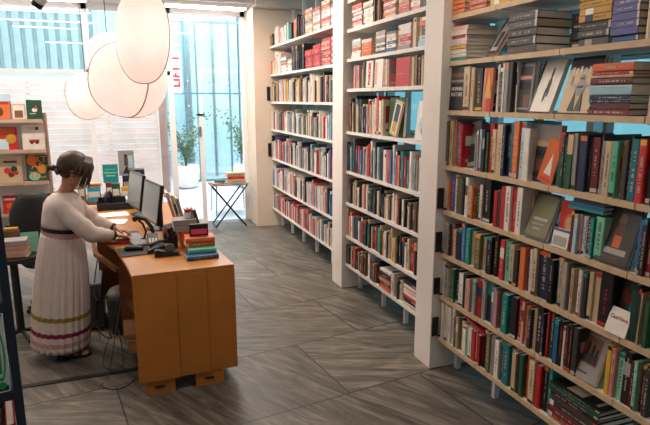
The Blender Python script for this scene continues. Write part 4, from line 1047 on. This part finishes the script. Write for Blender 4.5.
stand(-0.745, 5.83, TZ[0], .13, .185, .012, 'g', 'green cover with a small red bird, top tier of display stand', [('o', .35, .4, .7, .6, 'w'), ('t', .5, .55, .75, .75, 'r'), ('r', .2, .3, .6, .34, 'c')], grp=G2, seed=592)
stand(-1.005, 5.83, TZ[1], .19, .22, .014, 'r', 'red illustrated cover with a cyan box, second tier of display stand', [('r', .1, .7, .9, .95, 'o'), ('r', .05, .05, .6, .5, 'a'), ('o', .5, .3, .95, .7, 'y')], grp=G2, seed=593)
stand(-0.775, 5.83, TZ[1], .19, .235, .02, 'w', 'white cover with a small red car drawing, second tier of display stand', [('r', .25, .8, .4, .92, 'a'), ('r', .42, .8, .57, .92, 'p'), ('r', .6, .8, .75, .92, 'g'), ('r', .3, .3, .75, .42, 'r'), ('o', .35, .24, .48, .34, 'k'), ('o', .58, .24, .71, .34, 'k')], grp=G2, seed=594)
stand(-0.995, 5.83, TZ[2], .19, .24, .014, 'c', 'cream cover with red and green flowers, third tier of display stand', [('r', .2, .78, .8, .86, 'd'), ('o', .2, .35, .5, .6, 'r'), ('o', .5, .4, .8, .65, 'g'), ('o', .38, .22, .65, .42, 'm'), ('o', .55, .3, .85, .45, 'r')], grp=G2, seed=595)
M_AO = mat('art_orange', 'e8702f', var=.03); M_AG = mat('art_green', '3fae55', var=.03)
stand(-0.770, 5.83, TZ[2], .19, .255, .014, 'o', 'orange and green cover lettered ARTASTIC, third tier of display stand', [('r', 0, 0, 1, 1, 'g'), ('o', .05, .6, .5, .98, 'o'), ('o', .5, .3, .95, .65, 'y'), ('o', .1, .05, .6, .35, 'l')], grp=G2, seed=596,
      texts=[('ART', .085, .5, .82, M_AO, 1.1), ('AS', .085, .5, .58, M_AO, 1.1), ('TAS', .0001, .5, .5, M_AO, 1), ('TIC', .085, .5, .28, M_AO, 1.1)][:2]+[('TIC', .085, .5, .25, M_AO, 1.1)])
for i, (x, ch, a2, lab) in enumerate(((-1.0, 'r', 'o', 'red cover with orange swirl, fourth tier of display stand'), (-.855, 'l', 'r', 'mint cover with a red burger shape, fourth tier of display stand'), (-.71, 'd', 'r', 'dark red striped cover, fourth tier of display stand'))):
    stand(x-.03, 5.83, TZ[3], .125, .18, .014, ch, lab, [('o', .2, .3, .8, .6, a2), ('r', .1, .75, .9, .85, 'w'), ('r', .15, .1, .85, .2, a2)], grp=G2, seed=597+i)
for i, (x, ch, lab) in enumerate(((-1.0, 'g', 'green cover on the lowest visible tier, left end of display stand'), (-.84, 'l', 'mint cover on the lowest visible tier of display stand'), (-.70, 'a', 'pale blue cover on the lowest visible tier, right end of display stand'))):
    stand(x-.03, 5.83, TZ[4], .14, .2, .014, ch, lab, [('r', .1, .1, .9, .5, 'w')], grp=G2, seed=601+i)
# ---- black side table with books, and chair, behind the woman
t = empty('side_table', (-.87, 4.78, 0), 'black round-cornered side table holding a pile of books at left', 'table')
MB().lathe([(.01, .655), (.19, .655), (.2, .665), (.2, .685), (.19, .695), (.01, .695)], M_BLACK, 36, sx=1, sy=.75).build('tabletop', t, smooth=False)
MB().tube([(0, 0, .66), (0, 0, .05)], .03, M_BLACK, 12).build('column', t)
for q in range(4): MB().tube([(0, 0, .07), (.17*math.cos(q*PI/2+.5), .17*math.sin(q*PI/2+.5), .02)], .016, M_BLACK, 8).build('foot', t)
z = .696
for i, (ch, th) in enumerate((('p', .03), ('c', .03), ('p', .032), ('s', .045))):
    flat(-.83, 4.68, z, .17, .14, th, ch, '%s book, %s in the pile on the black side table' % (PAL[ch][0], ('lowest', 'second up', 'third up', 'topmost')[i]), 'books piled on the black side table', rz=i*2-3, seed=610+i); z += th
stand(-.75, 4.83, .696, .13, .16, .015, 'l', 'bright green book standing on the black side table', grp=None, seed=615, back=14)
tag(MB().box(-.93, -.82, 4.84, 4.9, .696, .88, cmat('u', 1)).box(-.925, -.825, 4.845, 4.895, .88, .90, cmat('y', 2)).build('storage_box', bevel=.004), 'brown box with a yellowish lid behind the piled books at left', 'box')
t = empty('office_chair', (-.76, 5.2, 0), 'black office chair, its rounded back just left of the woman', 'chair')
bk = MB(); prof = []
for i in range(13):
    u = i/12; wd = .2*math.sin(PI*(.12+.8*u))**.5; zc = .66+.44*u
    prof.append([(wd*math.cos(q*PI/8), .05*u+.035*math.sin(q*PI/8)-.06*(math.cos(q*PI/8)**2)*-1, zc) for q in range(16)])
bk.rings(prof, mat('chair_fabric', '19191b', rough=.8)); bk.build('backrest', t, smooth=True)
MB().lathe([(.02, .43), (.2, .43), (.225, .46), (.2, .5), (.02, .505)], MATS['chair_fabric'], 28, Matrix.Translation((.05, .25, 0))).build('seat', t, smooth=True)
MB().tube([(.05, .25, .43), (.05, .25, .08)], .025, M_BLACK, 10).build('column', t); MB().tube([(.05, .2, .45), (.0, .02, .5), (0, .02, .72)], .018, M_BLACK, 8).build('back_bar', t)
for q in range(5):
    l = MB().tube([(.05, .25, .09), (.05+.22*math.cos(q*1.257), .25+.22*math.sin(q*1.257), .055)], .016, M_BLACK, 8).build('leg', t)
    MB().ell((.05+.22*math.cos(q*1.257), .25+.22*math.sin(q*1.257), .027), (.026, .026, .026), M_BLACK, 10, 8).build('caster', l)
# ---- folding table by the door
t = empty('folding_table', (1.475, 8.28, 0), 'black folding table with crossed legs in the open doorway', 'table')
MB().box(-.28, .28, -.19, .19, .645, .665, mat('table_top_grey', '8f8a88', rough=.5)).build('tabletop', t, bevel=.004)
for sy in (-.17, .17):
    MB().tube([(-.26, sy, .64), (.23, sy, .012)], .012, M_BLACK, 8).build('leg', t); MB().tube([(.26, sy*.93, .64), (-.23, sy*.93, .012)], .012, M_BLACK, 8).build('leg', t)
MB().tube([(.23, -.17, .03), (.23, .17, .03)], .008, M_BLACK, 8).build('stretcher', t); MB().tube([(-.23, -.16, .03), (-.23, .16, .03)], .008, M_BLACK, 8).build('stretcher', t)
G3 = 'books on the folding table by the door'
flat(1.585, 8.13, .666, .26, .17, .06, 'c', 'tan thick book at the bottom of the folding table pile', G3, 2, 620); flat(1.58, 8.14, .727, .25, .17, .04, 'r', 'red book in the middle of the folding table pile', G3, -3, 621); flat(1.575, 8.14, .768, .27, .17, .06, 'c', 'cream thick book topmost on the folding table pile', G3, 3, 622)
flat(1.31, 8.12, .666, .18, .14, .025, 'p', 'pink book lying at the left of the folding table', G3, 20, 623); flat(1.33, 8.14, .692, .16, .12, .03, 'g', 'green book on the pink one at the left of the folding table', G3, -14, 624)
# ---- slate blue bookcase end in the left foreground
t = empty('slate_bookcase', (-.358, 1.75, 0), 'slate blue metal bookcase at the left edge, only its right post showing', 'bookcase', rz=R(11))
SBM = Matrix.Translation((-.358, 1.75, 0)) @ Matrix.Rotation(R(11), 4, 'Z')
MB().box(.0, .023, -.012, .012, 0, 2.1, M_DKBLUE).box(.0, .023, .25, .27, 0, 2.1, M_DKBLUE).build('post', t)
MB().box(-.836, -.80, -.02, .02, 0, 2.1, M_DKBLUE).box(-.836, -.80, .24, .28, 0, 2.1, M_DKBLUE).build('post', t)
ZS = (.1, .40, .70, 1.045, 1.32, 1.62)
for z in ZS: MB().box(-.80, .0, -.02, .28, z-.025, z, M_DKBLUE).build('shelf_board', t)
MB().box(-.80, 0, .282, .288, .1, 2.05, M_DKBLUE).build('back_sheet', t)
def sp(x, z, t_, h, ch, label, top='', art=None, seed=0):
    M = SBM @ Matrix.Translation((x+.36, -.012, z+.0015)) @ Matrix.Rotation(PI/2, 4, 'Z')
    return book(t_, h, .18, ch, M, label, 'books on the slate blue bookcase', top, seed=seed)
x = -.365
o = sp(-.386, ZS[3], .04, .235, 'w', 'white book with a green oval spine label, slate blue bookcase at left', seed=630)
M_GRN = mat('label_green', '2f9d5c', var=.04)
ring = MB()
for rad, m2, yy in ((1, M_GRN, -.0016), (.72, MATS['cover_off-white_0'], -.0022)):
    ring.rings([[(-yy*0+yy, .016*rad*math.cos(q*PI/16), .12+(.085-.012*(1-rad))*rad**.35*math.sin(q*PI/16)) for q in range(32)], [(yy+.002, .016*rad*math.cos(q*PI/16), .12+(.085-.012*(1-rad))*rad**.35*math.sin(q*PI/16)) for q in range(32)]], m2)
ring.rings([[(-.0018, .011*math.cos(q*PI/8), .022+.011*math.sin(q*PI/8)) for q in range(16)], [(.0, .011*math.cos(q*PI/8), .022+.011*math.sin(q*PI/8)) for q in range(16)]], M_GRN)
ring.box(-.0028, 0, -.004, .004, .06, .18, M_GRN)
ring.build('spine_label', o)
sp(-.419, ZS[3], .022, .22, 'r', 'red book left of the green-oval white one, slate blue bookcase', seed=631)
sp(-.444, ZS[3], .022, .2, 'o', 'orange book second left of the white one, slate blue bookcase', seed=632)
sp(-.378, ZS[2], .026, .235, 'r', 'bright red book on the lower shelf at the left edge, nearest the post', seed=633)
sp(-.404, ZS[2], .02, .21, 'w', 'white book beside the bright red one, slate blue bookcase at left', seed=634)
sp(-.43, ZS[2], .024, .22, 'k', 'black book second left of the bright red one, slate blue bookcase', seed=635)
sp(-.39, ZS[4], .03, .2, 'c', 'cream book on the upper shelf beside the slate post, left edge', seed=636)
sp(-.42, ZS[4], .026, .2, 'c', 'tan book second from the slate post on the upper shelf, left edge', seed=637)
# ---- paper lanterns
def lantern_mat():
    m = bpy.data.materials.new('lantern_paper'); m.use_nodes = True; nt = m.node_tree; nt.nodes.clear()
    o = nt.nodes.new('ShaderNodeOutputMaterial'); d = nt.nodes.new('ShaderNodeBsdfDiffuse'); t_ = nt.nodes.new('ShaderNodeBsdfTranslucent'); x = nt.nodes.new('ShaderNodeMixShader'); a = nt.nodes.new('ShaderNodeAddShader'); e = nt.nodes.new('ShaderNodeEmission')
    n = nt.nodes.new('ShaderNodeTexNoise'); n.inputs['Scale'].default_value = 3; n.inputs['Detail'].default_value = 5; tc = nt.nodes.new('ShaderNodeTexCoord'); nt.links.new(tc.outputs['Object'], n.inputs['Vector'])
    r = nt.nodes.new('ShaderNodeValToRGB'); r.color_ramp.elements[0].color = rgba('ead9d2'); r.color_ramp.elements[1].color = rgba('f3e8e4'); r.color_ramp.elements[0].position = .35; r.color_ramp.elements[1].position = .65
    nt.links.new(n.outputs['Fac'], r.inputs['Fac'])
    for k in (d, t_): nt.links.new(r.outputs['Color'], k.inputs['Color'])
    e.inputs['Color'].default_value = rgba('f1dbd4'); e.inputs['Strength'].default_value = .26
    x.inputs[0].default_value = .5; nt.links.new(d.outputs[0], x.inputs[1]); nt.links.new(t_.outputs[0], x.inputs[2]); nt.links.new(x.outputs[0], a.inputs[0]); nt.links.new(e.outputs[0], a.inputs[1]); nt.links.new(a.outputs[0], o.inputs[0])
    return m
M_LAN = lantern_mat(); M_SEAM = mat('lantern_seam', 'a58d82', rough=.7)
def lantern(x, y, z, rx, ry, rz, label, pw, roll=0, seam=(R(60),)):
    t = empty('paper_lantern', (x, y, z), label, 'pendant lamp', 'pale paper pendant lanterns over the counter')
    M = Matrix.Rotation(R(roll), 4, 'Y')
    # softly squared ellipsoid
    n, k = 40, 20; rings = []
    for i in range(k+1):
        a = -PI/2+PI*i/k; c = max(.004, abs(math.cos(a))**.86); s_ = math.copysign(abs(math.sin(a))**.93, math.sin(a))
        rings.append([(rx*c*math.cos(2*PI*q/n), ry*c*math.sin(2*PI*q/n), rz*s_) for q in range(n)])
    MB().rings(rings, M_LAN, M).build('shade', t, smooth=True)
    sm = MB()
    for sa in seam:
        P = []
        for i in range(49):
            a = 2*PI*i/48; c = math.copysign(abs(math.cos(a))**.86, math.cos(a)); s_ = math.copysign(abs(math.sin(a))**.93, math.sin(a))
            P.append(M @ Vector((rx*1.004*c*math.cos(sa), ry*1.004*c*math.sin(sa), rz*1.004*s_)))
        sm.tube(P, .0055, M_SEAM, 6, cap=False)
    sm.build('seam_rib', t, smooth=True)
    MB().tube([(0, 0, rz*.98), (0, 0, H-z-.001)], .004, M_CABLE, 6).build('cord', t)
    l = bpy.data.lights.new('lantern_bulb', 'POINT'); l.energy = pw; l.color = lin('fff0ea'); l.shadow_soft_size = .08
    o = bpy.data.objects.new('lantern_bulb', l); COL.objects.link(o); o.location = (x, y, z)
lantern(.09, 4.95, 2.055, .31, .27, .30, 'large round paper lantern hanging lowest over the counter', P_LAN, 8, (R(-62), R(10)))
lantern(.195, 4.3, 2.345, .185, .2, .33, 'tall egg-shaped paper lantern hanging nearest the camera', P_LAN*.9, 3, (R(-12),))
lantern(-.29, 6.0, 1.935, .195, .2, .225, 'small round paper lantern hanging left of the large one', P_LAN*.6, -6, (R(20),))
lantern(-.06, 5.55, 2.27, .19, .2, .22, 'pale paper lantern half hidden behind the large and the egg-shaped ones', P_LAN*.6, 5, (R(-10),))
# ------------------------------------------------------------------ the woman at the counter
PX, PY = -.47, 4.35
wm = empty('person', (-.50, PY, 0), 'woman in a long off-white dress, hair tied back, leaning over the counter', 'person')
WI = Matrix.Translation((.50, -PY, 0))
M_SKIN = mat('skin', 'a9745a', rough=.5, var=.05, scale=12); M_HAIR = mat('hair_brown', '3a2519', rough=.45, var=.35, scale=40)
f = Vector((.86, .1, -.36)).normalized(); side = f.cross(Vector((0, 0, 1))).normalized(); up = side.cross(f).normalized()   # side = her right (towards -y)
HC = Vector((-.335, PY, 1.392)); HS = 1.1
HM = Matrix((( f.x, side.x, up.x, HC.x), (f.y, side.y, up.y, HC.y), (f.z, side.z, up.z, HC.z), (0, 0, 0, 1))) @ Matrix.Diagonal((HS, HS, HS, 1))   # local: x forward, y right, z up
body = MB()
def limb(pts, rad, n=12): body.tube(pts, rad, M_SKIN, n)
# torso and hips as one loft, then legs, arms, neck
limb([(-.50, PY, .70), (-.49, PY, .82), (-.46, PY, .95), (-.445, PY, 1.05), (-.44, PY, 1.15), (-.425, PY, 1.205), (-.415, PY, 1.235)],
     [(.105, .11), (.11, .115), (.1, .095), (.135, .105), (.15, .10), (.11, .075), (.055, .05)], 20)
limb([(-.42, PY, 1.2), (-.40, PY, 1.26), (-.365, PY, 1.33), (-.35, PY, 1.37)], [.06, .05, .046, .05], 14)
for s in (-1, 1):
    hip = (-.50, PY+s*.08, .76)
    limb([hip, (-.49, PY+s*.085, .42), (-.51, PY+s*.085, .1), (-.515, PY+s*.085, .06)], [.085, .056, .036, .036], 14)
    ox = .0 if s < 0 else -.05
    limb([(-.545+ox, PY+s*.085, .04), (-.50+ox, PY+s*.085, .045), (-.44+ox, PY+s*.087, .035), (-.375+ox, PY+s*.09, .026), (-.345+ox, PY+s*.09, .024)], [(.026, .03), (.033, .038), (.038, .026), (.042, .018), (.03, .012)], 12)
    for q in range(5): limb([(-.37+ox, PY+s*.09-.028+.014*q, .024), (-.335+ox-.006*abs(q-(1 if s > 0 else 3)), PY+s*.09-.03+.015*q, .02)], [.009, .007], 8)
ARM = {-1: [(-.43, PY-.155, 1.17), (-.345, PY-.195, 1.06), (-.245, PY-.18, .955), (-.175, PY-.13, .935), (-.1, PY-.07, .912)],
       1: [(-.42, PY+.155, 1.17), (-.34, PY+.21, 1.07), (-.24, PY+.21, .97), (-.17, PY+.2, .94), (-.1, PY+.18, .91)]}
for s, A in ARM.items(): limb(A, [.05, .043, .038, .034, .024], 12)
def hand(w, d, right, nrm, s):
    """palm from wrist w along d; thumb side given by right; five fingers curled down."""
    w = Vector(w); d = Vector(d).normalized(); nrm = Vector(nrm); right = (Vector(right)-d*Vector(right).dot(d)).normalized(); nrm = d.cross(right).normalized()
    if nrm.z < 0: nrm = -nrm
    limb([w-d*.01, w+d*.03, w+d*.065, w+d*.085], [(.022, .018), (.033, .016), (.038, .014), (.034, .011)], 12) if abs(d.z) < .3 else limb([w, w+d*.08], [.02, .03])
    for i, (off, L) in enumerate(((-.028, .062), (-.0095, .07), (.0095, .066), (.027, .052))):
        b = w+d*.07-right*off*1.0; p = [b]
        for j, (seg, dn) in enumerate(((.42, .12), (.33, .45), (.25, .75))):
            p.append(p[-1]+(d*math.cos(dn)-nrm*math.sin(dn)).normalized()*L*seg)
        limb(p, [.0092, .0086, .0078, .0066], 8)
    b = w+d*.025+right*.026
    limb([b-right*.008, b+right*.02+d*.018-nrm*.004, b+right*.03+d*.042-nrm*.012, b+right*.03+d*.06-nrm*.018], [.013, .0115, .0095, .0075], 8)
hand((-.1, PY-.07, .912), (.86, .48, -.28), (-.3, 1, 0), (0, 0, 1), -1)
hand((-.1, PY+.18, .91), (.93, -.2, -.28), (.2, -1, 0), (0, 0, 1), 1)
# head: skull, face, jaw, nose, lips, chin, brow, ears
def he(c, r, n=16, k=12): body.ell(c, r, M_SKIN, n, k, HM)
he((-.012, 0, .03), (.092, .074, .088), 24, 16); he((.018, 0, -.03), (.07, .062, .085), 20, 14); he((.035, 0, -.083), (.042, .04, .032))
he((.07, 0, .022), (.024, .05, .016)); he((.088, 0, -.015), (.016, .012, .022)); he((.096, 0, -.028), (.014, .014, .011)); he((.075, 0, -.052), (.016, .022, .008)); he((.073, 0, -.064), (.015, .019, .008)); he((.068, 0, -.092), (.018, .022, .016))
for s in (-1, 1):
    he((.058, s*.036, -.02), (.02, .024, .022)); he((-.012, s*.073, -.012), (.014, .008, .028)); he((-.016, s*.078, -.002), (.018, .005, .02))
# neck to skull base
limb([(-.385, PY, 1.29), HM @ Vector((-.02, 0, -.04))], [.047, .05], 14)
bo = body.build('body', wm, smooth=True); bo.data.transform(WI)
rm = bo.modifiers.new('one_surface', 'REMESH'); rm.mode = 'VOXEL'; rm.voxel_size = .0042; rm.use_smooth_shade = True
sm = bo.modifiers.new('soften', 'SMOOTH'); sm.factor = .5; sm.iterations = 3
# eyes
ey = MB()
M_EYE = mat('eye_white', 'e4ddd6', rough=.2, var=.01); M_IRIS = mat('iris_dark', '2a1a12', rough=.2)
for s in (-1, 1):
    ey.ell((.072, s*.032, .004), (.012, .013, .009), M_EYE, 12, 8, HM); ey.ell((.0805, s*.033, .001), (.005, .006, .006), M_IRIS, 10, 8, HM)
e_ = ey.build('eyes', wm, smooth=True); e_.data.transform(WI)
br = MB()
for s in (-1, 1): br.tube([HM @ Vector((.088, s*.016, .03)), HM @ Vector((.086, s*.035, .034)), HM @ Vector((.07, s*.054, .028))], [.003, .0035, .002], M_HAIR, 6)
b_ = br.build('eyebrows', wm, smooth=True); b_.data.transform(WI)
# hair: cap swept back, side curtain over the cheek, small tied tuft behind
hr = MB(); n, k = 36, 18; rings = []
for i in range(k+1):
    a = PI/2*.99-(PI*.86)*i/k; row = []
    for q in range(n):
        th = 2*PI*q/n; fx = math.cos(th)
        low = -1.08 if fx < -.25 else (.42 if fx > .7 else -1.08+1.5*(fx+.25)/.95)      # hairline rises over the face
        aa = max(a, low)
        wv = 1+.018*math.sin(th*17+3*math.sin(i*.7))
        row.append(HM @ Vector((-.016+(.103*wv)*math.cos(aa)*fx, .086*wv*math.cos(aa)*math.sin(th), .03+.103*math.sin(aa))))
    rings.append(row)
hr.rings(rings, M_HAIR, None, cap=False)
rr = random.Random(3)
for s in (-1, 1):
    for q in range(9):
        u = q/8; x0 = .075-.085*u; L_ = .125-.05*abs(u-.25)
        P = [HM @ Vector((x0*.7+.015, s*.03, .115-.01*u)), HM @ Vector((x0+.012, s*(.073+.004*math.sin(q)), .065)), HM @ Vector((x0+.018+.006*math.sin(q*2.1), s*(.085+.003*math.cos(q*3)), .0)), HM @ Vector((x0+.022+.008*math.cos(q), s*.083, .04-L_)) if q < 5 else HM @ Vector((x0-.02, s*.082, -.01))]
        hr.tube(P, [.01, .013, .011, .004], M_HAIR, 7)
TB = HM @ Vector((-.122, 0, -.02))
hr.ell(TB+Vector((-.004, 0, 0)), (.024, .026, .024), M_HAIR, 12, 8)
for q in range(10):
    a = q*.63; hr.tube([TB, TB+Vector((-.028, .016*math.cos(a), .014*math.sin(a)+.004)), TB+Vector((-.052, .03*math.cos(a), .024*math.sin(a)-.006))], [.008, .007, .0025], M_HAIR, 6)
for q in range(8):
    a = -.9+.26*q; hr.tube([HM @ Vector((-.09, .06*math.sin(a), -.045)), HM @ Vector((-.105, .04*math.sin(a), -.03)), TB], [.014, .013, .008], M_HAIR, 7)
h_ = hr.build('hair', wm, smooth=True); h_.data.transform(WI)
er = MB(); ec = HM @ Vector((-.012, .089, -.055))
er.tube([ec+(f*math.cos(q*PI/10)+up*math.sin(q*PI/10))*.017 for q in range(21)], .0028, mat('gold', 'c9a15c', metal=.8, rough=.3), 6, cap=False)
e_ = er.build('earring', wm, smooth=True); e_.data.transform(WI)
mk = MB(); rows_ = []
for i in range(9):
    v = i/8; rows_.append([HM @ Vector(((.098-.02*v+.012*math.sin(PI*v))*math.cos(u)+.002, (.074-.008*v)*math.sin(u), -.018-.085*v)) for u in [(-1.15+2.3*j/12) for j in range(13)]])
mk.rings(rows_, mat('mask_white', 'dcdad6', rough=.8, var=.03), closed=False, cap=False)
m_ = mk.build('face_mask', wm, smooth=True); m_.data.transform(WI); so = m_.modifiers.new('thick', 'SOLIDIFY'); so.thickness = .002
# dress
M_DR = mat('dress_cotton', 'd2c2bb', rough=.85, var=.05, scale=30, bump=.15)
M_BELT = mat('belt_dark', '1f1a1c', rough=.6); M_MUS = mat('band_mustard', '8f7a2a', rough=.8); M_WINE = mat('band_wine', '7a2440', rough=.8); M_PNK = mat('band_pink', 'b98e86', rough=.8); M_GOLDB = mat('collar_tan', 'a98c56', rough=.8)
def ring(cx, rx, ry, z, n=144, pl=0, ph=0, tilt=0, cy=PY, mod=0):
    out = []
    for q in range(n):
        th = 2*PI*q/n
        fold = math.sin(th*26+.9*math.sin(th*3+1)+ph)+.45*math.sin(th*43+2*math.sin(th*2)+ph*1.7)
        k = 1+pl*fold
        out.append((cx+rx*k*math.cos(th), cy+ry*k*math.sin(th), z+tilt*math.cos(th)))
    return out
bd = MB()
prof = [(1.245, -.412, .062, .07), (1.228, -.418, .085, .11), (1.205, -.424, .108, .15), (1.17, -.430, .125, .172), (1.12, -.432, .134, .172), (1.07, -.434, .139, .165), (1.02, -.443, .138, .155), (.985, -.450, .135, .15)]
bd.rings([ring(cx, rx, ry, z, pl=.006 if i > 2 else .002, ph=z*8, tilt=-.018*(i > 4)) for i, (z, cx, rx, ry) in enumerate(prof)], M_DR, cap=False)
sk = []
for i in range(31):
    u = i/30; z = .945-(.945-.085)*u; cx = -.452-.085*u; rx = .137+.058*u**.8+.012*math.sin(PI*u); ry = .15+.065*u**.8
    sk.append((z, ring(cx, rx, ry, z, pl=.010+.022*min(1, u*3), ph=.5*u, tilt=-.018+.0*u)))
def band(lo, hi): return [r for z, r in sk if lo <= z <= hi]
bd.rings([r for z, r in sk], M_DR, cap=False)
d_ = bd.build('dress', wm, smooth=True); d_.data.transform(WI)
so = d_.modifiers.new('cloth', 'SOLIDIFY'); so.thickness = .003; so.offset = 1
def skring(z, grow):
    u = (.945-z)/(.945-.085); cx = -.452-.085*u; rx = .137+.058*u**.8+.012*math.sin(PI*u)+grow; ry = .15+.065*u**.8+grow
    return ring(cx, rx, ry, z, pl=.010+.022*min(1, u*3), ph=.5*u, tilt=-.018)
def hoop(name, zs, m, grow=.005, lab=None):
    mb = MB(); mb.rings([skring(z, grow) for z in zs], m, cap=False); o = mb.build(name, d_, smooth=True); o.data.transform(WI)
    if lab: o['label'] = lab
hoop('hem_band', (.355, .345, .33, .323), M_MUS, lab='mustard band'); hoop('hem_band', (.238, .23, .215, .206), M_WINE, lab='wine red band'); hoop('hem_band', (.165, .155, .14, .13), M_PNK, .0045, lab='pale pink band')
bl = MB(); bl.rings([ring(-.450, .141, .156, .995, tilt=-.018), ring(-.450, .142, .157, .985, tilt=-.018), ring(-.451, .142, .157, .972, tilt=-.018), ring(-.451, .141, .155, .966, tilt=-.018)], M_BELT, cap=False)
o = bl.build('belt', wm, smooth=True); o.data.transform(WI); o['label'] = 'dark belt'
bl = MB(); bl.rings([ring(-.451, .140, .154, .966, tilt=-.018, pl=.006), ring(-.452, .142, .156, .93, tilt=-.018, pl=.008), ring(-.453, .142, .156, .922, tilt=-.018, pl=.008)], M_PNK, cap=False)
o = bl.build('waist_band', d_, smooth=True); o.data.transform(WI)
nk = MB(); nk.rings([ring(-.412, .066, .074, 1.247, pl=0), ring(-.414, .074, .086, 1.24, pl=0), ring(-.418, .088, .112, 1.229, pl=0)], M_GOLDB, cap=False)
o = nk.build('collar_trim', d_, smooth=True); o.data.transform(WI)
for s, A in ARM.items():
    sl = MB(); P = [Vector(p) for p in A]; Q = []; RD = []
    for i in range(len(P)-1):
        for q in range(5): Q.append(P[i].lerp(P[i+1], q/5)); 
    Q.append(P[-1].lerp(P[-2], .12)); m_ = len(Q)
    for i in range(m_):
        u = i/(m_-1); b = .062-.022*u+.012*math.sin(u*PI*1.2); w_ = 1+.05*math.sin(i*1.9)
        if u > .93: b = .034
        elif u > .87: b = .038
        RD.append((b*w_*.92, b*w_))
    sl.tube(Q, RD, M_DR, 24, cap=False); o = sl.build('sleeve', d_, smooth=True); o.data.transform(WI)
    dv = (P[-1]-P[-2]).normalized(); c0 = P[-1]-dv*.022
    cf = MB(); cf.tube([c0, c0+dv*.02], max(.037, .037), M_BELT, 20, cap=False); o = cf.build('cuff', d_, smooth=True); o.data.transform(WI); o['label'] = 'dark cuff trim'
# sandals
for s in (-1, 1):
    ox = .0 if s < 0 else -.05
    so_ = MB(); pts = [(-.56, .025), (-.545, .034), (-.48, .036), (-.41, .042), (-.35, .038), (-.325, .02)]
    ol = [(x+ox, PY+s*.088-y) for x, y in pts]+[(x+ox, PY+s*.088+y) for x, y in pts[::-1]]
    prism(so_, ol, .001, .016, M_BLACK); o = so_.build('sandal', wm); o.data.transform(WI)
    st = MB()
    for x, hgt, wd in ((-.40, .05, .045), (-.46, .072, .042), (-.525, .06, .036)): st.tube([(x+ox, PY+s*.088+wd*math.cos(q*PI/8), .012+hgt*math.sin(q*PI/8)) for q in range(9)], [(.011, .004)]*9, M_BLACK, 8)
    q_ = st.build('straps', o); q_.data.transform(WI)
# ------------------------------------------------------------------ keep the 300 books that show largest as objects, the rest go into the mass
MCOL = {}
for ch, (nm, ts) in PAL.items():
    for k, tt in enumerate(ts): MCOL['cover_%s_%d' % (nm.replace(' ', '_'), k)] = lin(tt)
bpy.context.view_layer.update()
cmi = co.matrix_world.inverted(); FPX = 550
def shows(o):
    P = []
    for v in o.bound_box:
        q = cmi @ (o.matrix_world @ Vector(v))
        if q.z > -.2: return 0
        P.append((325-FPX*q.x/q.z, 212.5+FPX*q.y/q.z))
    x0, x1 = max(0, min(p[0] for p in P)), min(650, max(p[0] for p in P)); y0, y1 = max(0, min(p[1] for p in P)), min(425, max(p[1] for p in P))
    return max(0, x1-x0)*max(0, y1-y0)
bl_ = sorted([(shows(o), i, o) for i, o in enumerate(COL.objects) if o.get('category') == 'book'], key=lambda q: -q[0])
shelf_ = [q for q in bl_ if 'of the near bookcase' in (q[2].get('group') or '') or 'the middle bookcase' in (q[2].get('group') or '') or 'the near bookcase' in (q[2].get('group') or '')]
shelf_ = [q for q in shelf_ if not any(c.name.startswith('title_lettering') for c in q[2].children)]
n_other = len(bl_)-len(shelf_)
for a_, i_, o in [q for q in bl_ if q[0] < 6]+[q for q in shelf_ if q[0] >= 6][300-n_other:]:
    for ob in [o]+list(o.children):
        if a_ >= 6:
            base = len(MASS['v']); MASS['v'] += [tuple(ob.matrix_world @ v.co) for v in ob.data.vertices]
            ms = [MCOL.get(m.name, lin('d3c4ae')) for m in ob.data.materials]
            for p in ob.data.polygons: MASS['f'].append(tuple(j+base for j in p.vertices)); MASS['c'].append(ms[p.material_index])
    for ob in list(o.children)+[o]: bpy.data.objects.remove(ob)
me = bpy.data.meshes.new('books_mass'); me.from_pydata(MASS['v'], [], MASS['f'])
at = me.color_attributes.new('cover_color', 'FLOAT_COLOR', 'CORNER')
buf = []
for c, f_ in zip(MASS['c'], MASS['f']): buf += list(c+(1,))*len(f_)
at.data.foreach_set('color', buf)
mm = bpy.data.materials.new('printed_covers'); mm.use_nodes = True
n_ = mm.node_tree.nodes.new('ShaderNodeVertexColor'); n_.layer_name = 'cover_color'
mm.node_tree.links.new(n_.outputs['Color'], mm.node_tree.nodes['Principled BSDF'].inputs['Base Color']); mm.node_tree.nodes['Principled BSDF'].inputs['Roughness'].default_value = .5
me.materials.append(mm)
bo = bpy.data.objects.new('shelved_books', me); COL.objects.link(bo)
tag(bo, 'small packed books filling the middle and far bookcases and the remaining gaps', 'books', kind='stuff')
